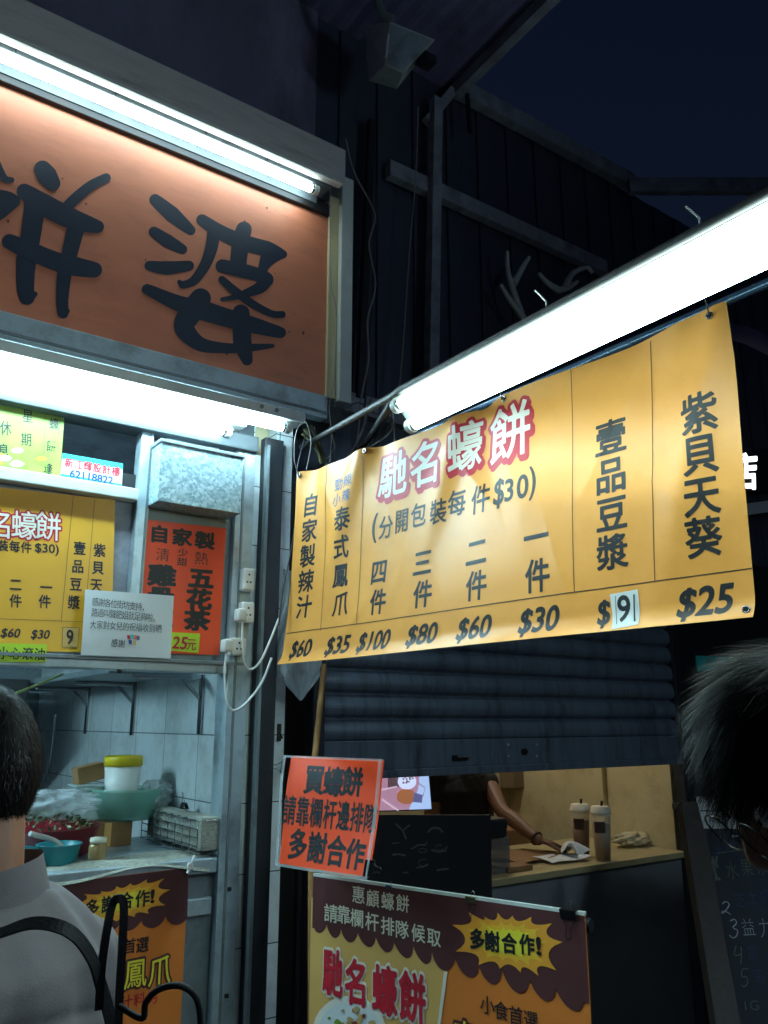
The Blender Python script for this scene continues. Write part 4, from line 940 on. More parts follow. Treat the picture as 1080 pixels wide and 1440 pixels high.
# cardboard box with baskets
q = onY(146, 1207, .42); kz = onY(146, 1156, .42).z
mb = MB(); w_ = .088
mb.box((q.x - w_, .40, CT), (q.x + w_, .58, kz), M['cardboard'], .003); mb.box((q.x - .012, .398, CT + .002), (q.x + .012, .40, kz - .002), M['ylight'])
mb.build('cardboard_box', **tg('brown cardboard box carrying the plastic tubs inside the left stall', 'box'))
gp = glass('green tub plastic', (140, 200, 180), .3, .62)
c = onY(176, 1156, .47); c.z = kz
t = thing('food_tub', 'pale green translucent plastic tub on the cardboard box', 'tub', c); hz = onY(176, 1108, .47).z - kz
b = MB(); b.lathe(c, [(.001, .004), (.09, .0), (.10, .01), (.128, hz - .01), (.136, hz), (.132, hz), (.122, hz - .012), (.096, .014), (.001, .008)], gp, 30); b.build('tub_body', t)
cw = onY(118, 1142, .52); hz2 = onY(118, 1106, .52).z
t = thing('food_tub', 'clear square plastic tub left of the pale green tub', 'tub', (cw.x, .52, kz))
b = MB(); b.box((cw.x - .05, .47, kz + .001), (cw.x + .045, .56, hz2), glass('clear tub plastic', (200, 220, 215), .25, .6), .01); b.build('tub_body', t)
b = MB(); b.box((cw.x - .055, .465, hz2), (cw.x + .05, .565, hz2 + .008), MATS['clear tub plastic'], .003); b.build('rim', t)
cy = onY(171, 1110, .47); h3 = onY(171, 1076, .47).z
t = thing('lidded_tub', 'white tub with a yellow lid sitting in the green tub', 'tub', (cy.x, .47, kz + .02))
b = MB(); b.lathe((cy.x, .47, kz + .012), [(.001, 0), (.055, 0), (.066, h3 - kz - .012), (.001, h3 - kz - .012)], M['pvc'], 26); b.build('tub_body', t)
b = MB(); b.lathe((cy.x, .47, h3), [(.062, -.004), (.070, -.002), (.070, .028), (.066, .034), (.06, .030), (.001, .029)], mat('yellow lid', (214, 186, 20), .4), 26); b.build('lid', t)
cb_ = onY(121, 1098, .56); mb = MB(); mb.obox((cb_.x, .54, hz2 + .045), V((.96, .1, .2)).normalized(), V((-.1, 1, 0)).normalized(), V((-.2, 0, .97)).normalized(), (.05, .03, .03), M['cardboard'], .004); mb.build('paper_bag', **tg('crumpled brown paper bag on the clear tub in the left stall', 'paper bag'))
cj = onY(136, 1210, .14); cj.z = CT
t = thing('jar', 'small glass jar with a cream lid on the counter right of the saucepan', 'jar', cj)
b = MB(); b.lathe(cj, [(.001, 0), (.026, 0), (.028, .01), (.028, .045), (.022, .052), (.001, .052)], glass('jar glass', (190, 160, 110), .1, .8), 20); b.build('jar_body', t)
b = MB(); b.lathe(cj, [(.024, .052), (.026, .054), (.026, .068), (.001, .069)], M['cream2'], 20); b.build('lid', t)
def film(c, rx, ry, rz, label, m, seed=0):
    def f(u, v):
        a, b_ = 2 * math.pi * u, math.pi * v; r = 1 + .22 * math.sin(5 * a + 7 * b_ + seed) * math.sin(b_) + .16 * math.sin(11 * a - 5 * b_ + 2 * seed) * math.sin(b_)
        return c + V((rx * math.cos(a) * math.sin(b_) * r, ry * math.sin(a) * math.sin(b_) * r, rz * math.cos(b_) * min(1.2, r)))
    mb = MB(); mb.grid(f, 44, 24, m); mb.build('plastic_bag', **tg(label, 'plastic bag'))
film(bc + V((.02, .02, bz + .07)), .13, .10, .045, 'crumpled clear plastic bag lying over the chopped greens', M['plastic'], 1)
film(V((c.x + .02, .45, kz + .05)) + V((.075, -.02, .035)), .06, .05, .05, 'crumpled clear plastic bag bulging from the pale green tub', M['plastic'], 3)
film(V((XW - .16, .62, CT + .05)), .06, .07, .045, 'clear plastic bag on the counter below the wire basket', M['plastic'], 5)
# newspaper on the counter edge
mb = MB(); np_ = mat('newsprint', (158, 158, 146), .85, var=.45, scale=70, stretch=(1, 4, 4))
mb.grid(lambda u, v: V((.05 + (XJ0 - .08) * u, -.038 + .16 * v, CT + .004 + .010 * math.sin(9 * u + 3 * v) ** 2 - (.03 * (1 - v) ** 6 * (1 + .5 * math.sin(14 * u))))), 40, 12, np_); mb.build('newspaper', **tg('old newspaper spread over the counter edge of the left stall', 'newspaper'))
p = onY(45, 1216, -.05); binder_clip('black binder clip holding the newspaper on the left counter', V((p.x, -.03, CT + .01)), (1, 0, 0), (0, -1, 0), .032, M['clip'], handles=(.05, .1, 1))
# newspaper bundle in a wire basket on the wall
a0, a1 = onX(303, 1153, XW - .03), onX(222, 1150, XW - .03); zb2 = onX(300, 1200, XW - .03).z
t = thing('wire_basket', 'wire basket with folded newspaper on the tiled wall', 'wire basket', (XW - .05, (a0.y + a1.y) / 2, zb2))
mb = MB(); y0, y1 = a0.y, a1.y
for k in range(9):
    y_ = y0 + (y1 - y0) * k / 8; mb.tube([(XW - .002, y_, a0.z), (XW - .09, y_, a0.z), (XW - .09, y_, zb2), (XW - .002, y_, zb2)], .0022, M['chrome'], 5)
for k in range(5):
    z_ = zb2 + (a0.z - zb2) * k / 4; mb.tube([(XW - .0915, y0, z_), (XW - .0915, y1, z_)], .0022, M['chrome'], 5)
mb.build('wire_frame', t)
mb = MB(); mb.box((XW - .075, min(y0, y1) + .01, zb2 + .006), (XW - .008, max(y0, y1) - .01, a0.z + .01), np_, .015); mb.build('folded_newspaper', **tg('folded newspaper bundle inside the wire basket', 'newspaper'))
ym = onX(258, 1150, XW - .05).y
binder_clip('black binder clip on top of the newspaper in the wire basket', V((XW - .05, ym, a0.z + .02)), (0, 1, 0), (-1, 0, 0), .035, M['clip'], handles=(.1, .2, 1))
# cooker hood / dark cabinet under the shelf
cdp = onX(95, 1000, 1.0); mb = MB(); mb.box((-2, 1.35, SZ - .16), (XW - .34, 1.9, SZ + .02), M['black'], .01); mb.box((-2, 1.34, SZ - .175), (XW - .35, 1.352, SZ - .15), M['darksteel'], .004); mb.build('cooker_hood', **tg('dark cooker hood at the back of the left stall', 'cooker hood'))
cdp = onY(32, 960, .5); mb = MB(); mb.tube(smooth([onY(22, 975, .4), onY(60, 960, .45), onY(88, 948, .5)], 4), .0045, mat('yellow green tube', (130, 140, 80), .5), 8); mb.build('hose', **tg('thin yellow green hose under the sill of the left stall', 'hose'))
mb = MB(); mb.tube(smooth([onX(78, 1005, .95), onX(72, 1060, .95), onX(63, 1100, .95)], 4), .005, M['wired'], 6); mb.build('hanging_cable', **tg('black cable hanging at the back of the left stall', 'cable'))

# ---------------------------------------------------------------- inside the drink stall
SP = pxpanel((520, 1083), (604, 1089), (608, 1139), (515, 1142), Y=.42)
scn = thing('screen', 'small lit menu screen behind the orange queue sign under the shutter', 'screen', SP.P(.5, 1))
mb = MB(); SP.sheet(mb, M['black'], th=.03)
mb.build('screen_case', scn)
mb = MB(); E1 = lambda n, c, s=.42: emit(n, lin(c), s)
SP.poly(mb, [(521, 1084.5), (602.5, 1090), (606.5, 1137.5), (516.5, 1140.5)], E1('screen mauve', (150, 112, 140)), .001)
SP.poly(mb, [(590, 1089.5), (602.5, 1090), (606.5, 1137.5), (575, 1138.5), (588, 1110)], E1('screen pale blue', (150, 180, 225)), .0014)
SP.poly(mb, [(545 + 0, 1088), (560, 1089), (562, 1106), (545, 1110)], E1('screen dark', (66, 44, 60)), .0014)
SP.poly(mb, [(571 + 14 * math.cos(t * .35), 1120 + 11 * math.sin(t * .35)) for t in range(18)], E1('screen amber', (140, 84, 52)), .0018)
SP.poly(mb, [(572 + 13 * math.cos(t * .35), 1099 + 11 * math.sin(t * .35)) for t in range(18)], E1('screen white', (190, 205, 240)), .0022)
SP.poly(mb, [(582, 1114), (594, 1118), (593, 1129), (580, 1128)], E1('screen slate', (70, 78, 130)), .0024)
SP.line(mb, [(537, 1124), (560, 1140)], .006, E1('screen pale', (190, 170, 190)), .002); SP.line(mb, [(586, 1100), (597, 1108), (594, 1120)], .005, E1('screen rust', (110, 60, 70)), .0028); SP.line(mb, [(530, 1112), (558, 1106)], .005, MATS['screen pale'], .002)
for k in range(14):
    x, y = 572 + random.uniform(-8, 8), 1096 + random.uniform(-5, 5); SP.poly(mb, [(x - 1.5, y - 1), (x + 1.5, y - 1.2), (x + 1, y + 1.4), (x - 1, y + 1)], MATS['screen dark'], .0026)
mb.build('display', scn)
# black board with faint doodles
DP = pxpanel((505, 1146), (690, 1146), (692, 1262), (505, 1262), Y=-.03)
dt = mat('faint white doodle', (96, 98, 102), .9, var=.4, scale=40)
mb = MB(); DP.sheet(mb, M['black'], th=.012)
def arc(cx, cy, rx, ry, a0, a1): return [(cx + rx * math.cos(math.radians(a0 + (a1 - a0) * k / 10)), cy + ry * math.sin(math.radians(a0 + (a1 - a0) * k / 10))) for k in range(11)]
for pts, w in (([(556, 1158), (566, 1168), (576, 1160)], .006), ([(566, 1168), (571, 1180)], .007), (arc(612, 1172, 10, 8, 190, 350), .008), ([(578, 1194), (588, 1188), (598, 1188), (600, 1184)], .006), ([(606, 1195), (616, 1198), (626, 1196), (628, 1190)], .007), ([(551, 1202), (560, 1201), (570, 1203)], .006), ([(585, 1220), (595, 1219), (602, 1215)], .006), ([(614, 1224), (624, 1222), (631, 1222)], .007), ([(566, 1227), (574, 1227)], .006), ([(551, 1186), (562, 1185)], .003), (arc(594, 1196, 6, 3, 0, 360), .003), (arc(618, 1192, 6, 4, 0, 300), .003), (arc(596, 1213, 8, 5, 60, 300), .003)):
    DP.line(mb, pts, w, dt, .0015)
mb.build('black_board', **tg('black board with faint chalk doodles below the screen and above the printed board', 'board'))
# till and its clear box
p = onY(698, 1150, .10); p2 = onY(700, 1216, .10)
t = thing('card_terminal', 'black card machine on a clear box beside the doodle board', 'card machine', (p.x, .12, CZ))
zz_ = onY(698, 1178, .1).z
mb = MB(); mb.box((p.x - .045, .08, CZ + .001), (p.x + .055, .18, zz_), glass('smoky box', (120, 130, 130), .2, .6), .006); mb.build('clear_box', t)
mb = MB(); mb.box((p.x - .06, .07, zz_ + .001), (p.x + .035, .19, p.z), M['black'], .01); mb.box((p.x - .05, .066, p.z - .04), (p.x + .03, .07, p.z - .01), M['chalkboard']); mb.build('terminal_body', t)
# cups
def cup(x, y, ytop, Y, lab):
    c = onY(x, y, Y); c.z = CZ; h = onY(x, ytop, Y).z - CZ
    t = thing('drink_cup', lab, 'cup', c, 'tall drink cups on the counter')
    tea = mat('milk tea', (150, 112, 80), .3, var=.08)
    if 'tea' in lab: tea = mat('red tea', (122, 66, 38), .3, var=.1)
    b = MB(); hh = h * .86; b.lathe(c, [(.001, .002), (.032, .002), (.034, .0), (.046, hh), (.044, hh), (.001, hh * .99)], glass('clear cup', (235, 225, 205), .12, .32), 26); b.build('cup_body', t)
    b = MB(); b.lathe(c, [(.001, .006), (.0325, .006), (.0425, hh * .80), (.001, hh * .80)], tea, 26); b.build('drink', t)
    b = MB(); b.lathe(c, [(.046, hh - .004), (.049, hh - .002), (.049, hh + .008), (.045, hh + .012), (.042, h - .002), (.038, h), (.001, h)], M['cream2'], 26); b.build('lid', t)
    b = MB()
    for zc, hgt, m in ((.52, .05, 'brown'),):
        a0 = math.atan2(CAM.y - c.y, CAM.x - c.x) - .2
        pts = []
        for j in (0, 1):
            z_ = h * zc + hgt * j; r_ = .0345 + (.046 - .0335) * z_ / hh + .0012
            pts += [c + V((math.cos(a0 + k * .15) * r_, math.sin(a0 + k * .15) * r_, z_)) for k in range(-4, 5)]
        b.add(pts, [[k, k + 1, 9 + k + 1, 9 + k] for k in range(8)], mat('cup print', (70, 52, 46), .6))
    b.build('print_band', t)
    b = MB(); b.tube([c + V((.01, 0, h)), c + V((.014, 0, h + .022))], .006, M['black'], 8); b.build('stopper', t)
cup(818, 1186, 1130, .20, 'tall lidded cup of red brown tea, further left of the two cups')
cup(848, 1200, 1133, .05, 'tall lidded cup of pale milky drink nearest the counter edge')
# papers, bags, box on the counter
def sheet_at(px, Y0, hx, hy, rot, m, name, label, cat, z=.003, curl=.0):
    c = onY(px[0], px[1], Y0); c.z = CZ + z; a = math.radians(rot); ax = V((math.cos(a), math.sin(a), 0)); ay = V((-math.sin(a), math.cos(a), 0)); b = MB()
    for o in (0, -.0012): b.grid(lambda u, v: c + ax * (u - .5) * 2 * hx + ay * (v - .5) * 2 * hy + V((0, 0, o + curl * (u * u + v * (1 - u)) + .003 * math.sin(7 * u + 4 * v))), 10, 8, m)
    return b.build(name, **tg(label, cat))
sheet_at((735, 1200), .30, .16, .12, 8, M['cardboard'], 'cardboard_sheet', 'flat brown cardboard sheet under the hand on the drink counter', 'cardboard', .012, .012)
sheet_at((790, 1200), .16, .12, .07, -6, M['paper'], 'napkin', 'loose white napkins beside the cups on the drink counter', 'napkins', .010, .012)
c = onY(724, 1212, .12); mb = MB(); mb.box((c.x - .09, .07, CZ + .001), (c.x + .06, .17, CZ + .022), M['cardboard'], .004); mb.build('flat_box', **tg('flat dark cardboard box at the counter edge below the hand', 'box'))
c = onY(806, 1192, .16); c.z = CZ + .03
mb = MB(); mb.grid(lambda u, v: c + V((.05 * (u - .5) * 2, .04 * math.sin(3 * u) - .02, .045 * math.sin(math.pi * v) * (1 - .3 * u) + .012 * math.sin(8 * u + 6 * v))) + V((0, .05 * (v - .5) * 2, 0)), 14, 14, M['paper']); mb.build('paper_bag', **tg('crumpled white paper bag in front of the red brown tea cup', 'paper bag'))
c = onY(895, 1188, .25)
mb = MB(); random.seed(11)
def crm(u, v):
    a, b_ = 2 * math.pi * u, math.pi * v; r = 1 + .25 * math.sin(5 * a + 7 * b_) * math.sin(b_) + .18 * math.sin(9 * a - 5 * b_) * math.sin(b_)
    return V((c.x + .12 * math.cos(a) * math.sin(b_) * r, .27 + .06 * math.sin(a) * math.sin(b_) * r, CZ + .036 + .033 * math.cos(b_) * min(r, 1.15)))
mb.grid(crm, 36, 20, glass('cream bag film', (225, 215, 180), .25, .8)); mb.build('plastic_bag', **tg('crumpled cream plastic bag right of the cups on the drink counter', 'plastic bag'))
mb = MB(); p = onY(735, 1180, 1.2); mb.box((p.x - .35, 1.05, CZ - .1), (p.x + .12, 1.2, onY(735, 1164, 1.1).z), M['cardboard'], .005); mb.build('cardboard_box', **tg('brown cardboard box against the cream back wall of the drink stall', 'box'))
mb = MB(); p = onY(745, 1090, 1.2); mb.box((p.x - .22, 1.12, onY(745, 1108, 1.15).z), (p.x + .22, 1.248, 2.0), mat('taupe paint', (120, 104, 78), .7), .01); mb.build('wall_cabinet', **tg('small taupe wall cabinet behind the forearm in the drink stall', 'cabinet'))
# chalkboard leaning by the right jamb, with a white notice
ct = at(955, 1133, 3.55); cbm = at(1003, 1442, 3.0)
cw = V((.90, -.43, 0)).normalized()
CP = Panel(ct, ct + cw * .9, cbm + cw * .9, cbm)
low = (cbm - ct).normalized(); k_ = (0.03 - ct.z) / low.z
CP = Panel(ct, ct + cw * .95, ct + low * k_ + cw * .95, ct + low * k_)
cbt = thing('chalkboard', 'dark wooden framed chalk menu board leaning beside the shutter behind the grey haired head', 'chalkboard', ct + low * k_ + cw * .47)
mb = MB(); CPi = Panel(CP.P(.09, .03, -.01), CP.P(.95, .03, -.01), CP.P(.95, .97, -.01), CP.P(.09, .97, -.01)); CPi.sheet(mb, M['chalkboard'], th=.01)
def chalk(px, pts, s, m, w=.006, j=0): CPi.line(mb, [(px[0] + x * s, px[1] + y * s) for x, y in pts], w, m, .0012)
ch = M['chalk']
def digit(c, w, h, L, m):
    CPi.line(mb, [(q.x, q.y) for q in smooth([V((c[0] + x * w / 2, c[1] + y * h / 2, 0)) for x, y in L], 5)], .0042, M[m], .0012)
digit((1021, 1277), 14, 18, [(-.8, -.6), (-.1, -1), (.6, -.6), (.2, .1), (-.6, .8), (-.9, .7), (-.3, .5), (.9, 1)], 'chalk')
digit((1032, 1306), 14, 26, [(-.8, -.8), (.1, -1), (.5, -.6), (-.2, -.1), (.7, .2), (.5, .8), (-.3, 1), (-.9, .7)], 'chalk')
digit((1038, 1342), 13, 24, [(-.5, -1), (-.8, .1), (.7, 0)], 'chalkg'); digit((1041, 1342), 10, 26, [(.2, -.8), (.3, .2), (.1, 1)], 'chalkg')
digit((1047, 1375), 13, 25, [(.8, -1), (-.5, -.9), (-.6, -.1), (.4, -.1), (.6, .6), (-.1, 1), (-.8, .8)], 'chalkg')
for st, p, w, h, m in (('益', (1052, 1304), 20, 27, 'chalk'), ('力', (1076, 1305), 20, 30, 'chalk'), ('水', (1029, 1224), 19, 28, 'chalkg'), ('果', (1050, 1220), 19, 28, 'chalkg'), ('茶', (1071, 1218), 20, 28, 'chalkg'), ('冰', (1009, 1196), 17, 16, 'chalkb'), ('飲', (1028, 1191), 17, 18, 'chalkb'), ('芝', (1040, 1266), 18, 22, 'chalkb'), ('士', (1058, 1262), 18, 22, 'chalkb'), ('奶', (1076, 1260), 18, 22, 'chalkb'), ('茶', (1058, 1340), 18, 22, 'chalkb'), ('茶', (1066, 1372), 18, 22, 'chalkb'), ('1G', (1057, 1414), 20, 14, 'chalkg')):
    CPi.word(mb, st, p, w, h, M[m], -.014 if len(st) == 1 and ord(st) > 999 else -.01, .0012, rot=random.uniform(-.05, .05))
CPi.line(mb, [(1008, 1200), (1065, 1193)], .004, M['chalkg'], .0012)
for pts in ([(996, 1207), (1000, 1214), (1002, 1222)], [(1002, 1205), (1003, 1216), (1005, 1226), (1008, 1236)], [(1008, 1204), (1006, 1214)], [(999, 1216), (1009, 1216)], [(1000, 1220), (1010, 1218)], [(1004, 1237), (1013, 1236)]): CPi.line(mb, pts, .010, M['chalkg'], .0012)
mb.build('writing_surface', cbt)
wd = CP.P(.5, 0) - CP.P(.5, .5)
for nm, (u0, v0, u1, v1, w_) in dict(a=(.045, -.0, .045, 1, .085), b=(.975, 0, .975, 1, .06), c=(0, .01, 1, .01, .05), d=(0, .99, 1, .99, .05)).items():
    mb = MB(); mb.beam(CP.P(u0, v0, 0), CP.P(u1, v1, 0), w_ if nm in 'ab' else .04, .05 if nm in 'ab' else .045, M['wood'], up=CP.N, bev=.004); mb.build('frame_rail', cbt)
NP = Panel(CPi.P(.0, .02, .03), CPi.P(.46, .02, .03), CPi.P(.46, .085, .02), CPi.P(.0, .085, .02))
NPp = Panel(*[at(*p, d) for p, d in (((978, 1120), 3.3), ((1052, 1120), 3.05), ((1062, 1166), 3.02), ((990, 1165), 3.27))]); mb = MB(); NPp.sheet(mb, M['paper'], 4, 4); NPp.word(mb, '熱飲', (1005, 1155), 15, 6, M['greyink'], .0, .001); NPp.line(mb, [(985, 1140), (1040, 1141)], .006, M['greyink'], .001)
mb.build('paper_notice', **tg('white paper notice on top of the chalk menu board by the glasses wearer', 'notice'))
mb = MB(); p = onY(958, 1134, -.1); mb.box(p + V((-.02, -.02, -.015)), p + V((.10, .04, .015)), M['wood'], .005); mb.build('wooden_latch', **tg('dark wooden latch block sticking out at the right shutter jamb', 'latch'))
TP = pxpanel((979, 922), (1040, 925), (1040, 941), (981, 944), Y=.03); mb = MB(); TP.sheet(mb, M['teal'], th=.006); TP.word(mb, '飲品', (1003, 932), 20, 12, ink, .0, .0012); mb.build('wall_sign', **tg('small teal sign on the dark wall above the grey haired head', 'sign'))
mb = MB(); p = onY(1052, 662, .02); LPs = pxpanel((1036, 636), (1100, 628), (1100, 690), (1038, 690), Y=-.0); LPs.sheet(mb, M['black'], th=.05)
LPs.word(mb, '店', (1047, 663), 38, 54, emit('lit sign letter', (.95, .98, 1.0), 1.3), .03, .003); mb.build('lit_sign', **tg('dark sign with one glowing white character at the right edge of the banner', 'sign'))
mb = MB(); mb.beam(onY(1048, 717, -.02), onY(1120, 706, -.02), .05, .07, M['whitemetal']); mb.build('bracket_rail', **tg('pale metal rail behind the right edge of the banner below the lit sign', 'rail'))
mb = MB(); mb.tube(smooth([onY(1005, 466, -.3), onY(1045, 470, -.3), onY(1075, 484, -.3), onY(1110, 500, -.3)]), .05, M['roof'], 14); mb.build('exhaust_duct', **tg('round duct behind the upper right corner of the banner', 'duct'))

# ---------------------------------------------------------------- steelwork, lamp housing and wires above
def steel(a, b, w, h, label, cat='steel beam', m='beam', name='steel_beam', group='steelwork over the drink stall'):
    mb = MB(); mb.beam(a, b, w, h, M[m], bev=.004); return mb.build(name, **tg(label, cat, group))
yb_ = .07
steel(onY(640, 122, yb_), onY(890, 258, yb_), .06, .10, 'upper slanting looking grey beam on the dark wall top, below the night sky')
steel(onY(545, 238, yb_), onY(850, 378, yb_), .05, .085, 'lower grey beam crossing the dark wall behind the lit double lamp')
pR = onY(884, 262, .02); steel(pR, pR + V((RT.x, RT.y, .0)) * 1.9, .05, .10, 'grey beam at the right edge running level above the double lamp')
steel(onY(613, 140, .03), onY(606, 560, .03), .05, .055, 'pale grey upright post on the dark wall behind the double lamp', 'post', 'beam', 'steel_post')
steel(onY(600, 172, .06), onY(636, 128, .06), .04, .05, 'short brace between the post top and the upper beam', 'brace')
steel(onY(657, 132, -.02), onY(661, 186, -.02), .018, .02, 'rusty stub hanging under the upper beam end', 'stub', 'pipe', 'hanging_stub')
steel(onY(522, 170, .06), onY(505, 560, .06), .035, .035, 'dark conduit right of the orange sign end post', 'conduit', 'darksteel', 'conduit_pipe')
def wire(path, label, r=.003, m='wire'):
    mb = MB(); mb.tube(smooth(path), r, M[m], 6); mb.build('hanging_wire', **tg(label, 'wire', 'loose wires beside the orange sign'))
wire([onY(x, y, -.03) for x, y in ((486, 195), (497, 240), (523, 290), (527, 310), (519, 345), (528, 400), (517, 450), (518, 505), (508, 560), (503, 620))], 'pale twisting wire hanging between the sign post and the upright post', .0042)
wire([onY(x, y, .0) for x, y in ((588, 150), (585, 240), (576, 350), (568, 470), (561, 552))], 'straight thin grey wire left of the upright post')
wire([onY(x, y, -.18) for x, y in ((464, 262), (465, 390), (473, 440), (470, 530), (463, 570), (466, 610), (464, 650))], 'thin wire running down the end post of the orange sign', .002)
wire([onY(x, y, -.02) for x, y in ((530, 260), (524, 420), (514, 560), (506, 640))], 'dark wire close to the conduit', .005, 'wired')
for k, (pts, r_, m_, lab) in enumerate((
    ([(442, 600), (446, 630), (458, 645), (470, 628), (463, 600)], .0022, 'wire', 'thin looped wire beside the twigs over the banner corner'),
    ([(503, 620), (500, 640), (492, 655), (488, 668)], .0035, 'wire', 'pale cable end dropping behind the banner left of the short slanting pipe'),
    ([(430, 612), (418, 660), (420, 700), (412, 760), (398, 830), (392, 880)], .003, 'wired', 'dark cable running down the left edge of the banner'),
    ([(520, 560), (512, 600), (498, 632), (480, 655)], .006, 'wired', 'thick dark cable slanting behind the banner top beside the double lamp'),
    ([(535, 570), (528, 606), (512, 640)], .004, 'wired', 'dark cable hanging just left of the tubes of the double lamp'),
    ([(463, 560), (480, 575), (505, 566), (530, 582), (548, 566)], .003, 'wired', 'dark cable sagging between the sign post and the double lamp'))):
    wire([onY(x, y, -.10 - .03 * k) for x, y in pts], lab, r_, m_)
# floodlight hung under the canopy edge
fl = thing('floodlight', 'unlit grey floodlight hanging under the canopy edge at the top of the picture', 'floodlight', at(570, 50, 2.9))
DF = 2.9
Q = [at(548, 30, DF), at(612, 56, DF), at(566, 103, DF), at(541, 92, DF)]
bk = V((.35, .75, .25)) * .22
Qb = [at(522, 4, DF) + bk, at(600, 40, DF) + bk, at(570, 96, DF) + bk, at(528, 84, DF) + bk]
mb = MB(); mb.add(Q + Qb, [[3, 2, 1, 0], [4, 5, 6, 7], [0, 1, 5, 4], [1, 2, 6, 5], [2, 3, 7, 6], [3, 0, 4, 7]], M['whitemetal'])
mb.build('housing', fl)
mb = MB(); mb.add([p.lerp(sum(Q, V()) / 4, .1) - bk * .03 for p in Q], [[3, 2, 1, 0]], M['alu']); mb.tube([Q[0].lerp(Q[3], .3), Q[3].lerp(Q[0], .15) - bk * .05], .006, M['whitemetal'], 6); mb.build('front_glass', fl)
mb = MB(); mb.tube(smooth([at(526, -2, DF) + V((0, 0, .1)), at(535, 16, DF), at(553, 28, DF)]), .02, M['alud'], 8); mb.build('bracket', fl)
mb = MB(); mb.box(at(600, 86, DF) - V((.03, .03, .02)), at(600, 86, DF) + V((.03, .03, .02)), M['darksteel'], .004); mb.beam(at(600, 86, DF), at(560, 60, DF) + bk, .02, .02, M['darksteel']); mb.build('junction_box', fl)
# antler-like pale branches fixed on the dark wall
an = thing('antler', 'pale branching antler shaped ornament on the dark wall behind the double lamp', 'ornament', onY(735, 450, -.02))
for br in ([[(740, 452), (728, 436), (716, 420), (704, 400)], [(733, 442), (722, 410), (714, 380), (713, 354)], [(722, 400), (735, 376), (744, 362)]], [[(785, 408), (770, 398), (757, 384)], [(795, 405), (805, 385), (825, 376), (833, 384)], [(785, 408), (800, 404), (812, 396)]]):
    mb = MB()
    for b_ in br:
        s_ = smooth([onY(*p, -.03) for p in b_], 5); mb.tube(s_, [.020 - .011 * i / len(s_) for i in range(len(s_))], M['whitemetal'], 8)
    mb.build('branch', an)

# ================================================================ PEOPLE
def orb(mb, c, ax, ay, az, m, nu=16, nv=10):
    mb.grid(lambda u, v: V(c) + V(ax) * math.cos(2 * math.pi * u) * math.sin(math.pi * v) + V(ay) * math.sin(2 * math.pi * u) * math.sin(math.pi * v) + V(az) * math.cos(math.pi * v), nu, nv, m)
def limb(mb, pts, rad, m, n=12):
    P = smooth(pts, 5); k = len(pts) - 1; R = [rad[min(k - 1, i // 5)] + (rad[min(k, i // 5 + 1)] - rad[min(k - 1, i // 5)]) * ((i % 5) / 5 if i < 5 * k else 1) for i in range(len(P))]
    mb.tube(P, R, m, n)
    for p, r in zip(pts, rad): orb(mb, p, (r, 0, 0), (0, r, 0), (0, 0, r), m, 12, 8)
def loft(mb, rings, r, f, m, n=24):
    """stack of ellipses: (centre, half width along r, half depth along f)"""
    vs = []
    for c, a, b in rings:
        for k in range(n):
            t = 2 * math.pi * k / n; sx, sy = math.cos(t), math.sin(t)
            vs.append(V(c) + V(r) * a * abs(sx) ** .8 * (1 if sx > 0 else -1) + V(f) * b * abs(sy) ** .8 * (1 if sy > 0 else -1))
    fs = [[i * n + k, i * n + (k + 1) % n, (i + 1) * n + (k + 1) % n, (i + 1) * n + k] for i in range(len(rings) - 1) for k in range(n)]
    mb.add(vs, fs + [list(range(n))[::-1], list(range(len(vs) - n, len(vs)))], m, True)
def remesh(mb, vox, it, m, wr=None):
    """weld overlapping volumes into one continuous smooth surface"""
    me = bpy.data.meshes.new('volume'); me.from_pydata(mb.v, [], mb.f); o = bpy.data.objects.new('volume', me); COL.objects.link(o)
    r = o.modifiers.new('r', 'REMESH'); r.mode = 'VOXEL'; r.voxel_size = vox
    q = o.modifiers.new('s', 'SMOOTH'); q.iterations = it; q.factor = .5
    dg = bpy.context.evaluated_depsgraph_get(); dg.update(); e = bpy.data.meshes.new_from_object(o.evaluated_get(dg))
    out = MB(); vs = [v.co.copy() for v in e.vertices]
    if wr: vs = [p + v.normal * wr(p) for p, v in zip(vs, e.vertices)]
    out.add(vs, [list(p.vertices) for p in e.polygons], m, True)
    bpy.data.objects.remove(o); bpy.data.meshes.remove(me); bpy.data.meshes.remove(e); return out
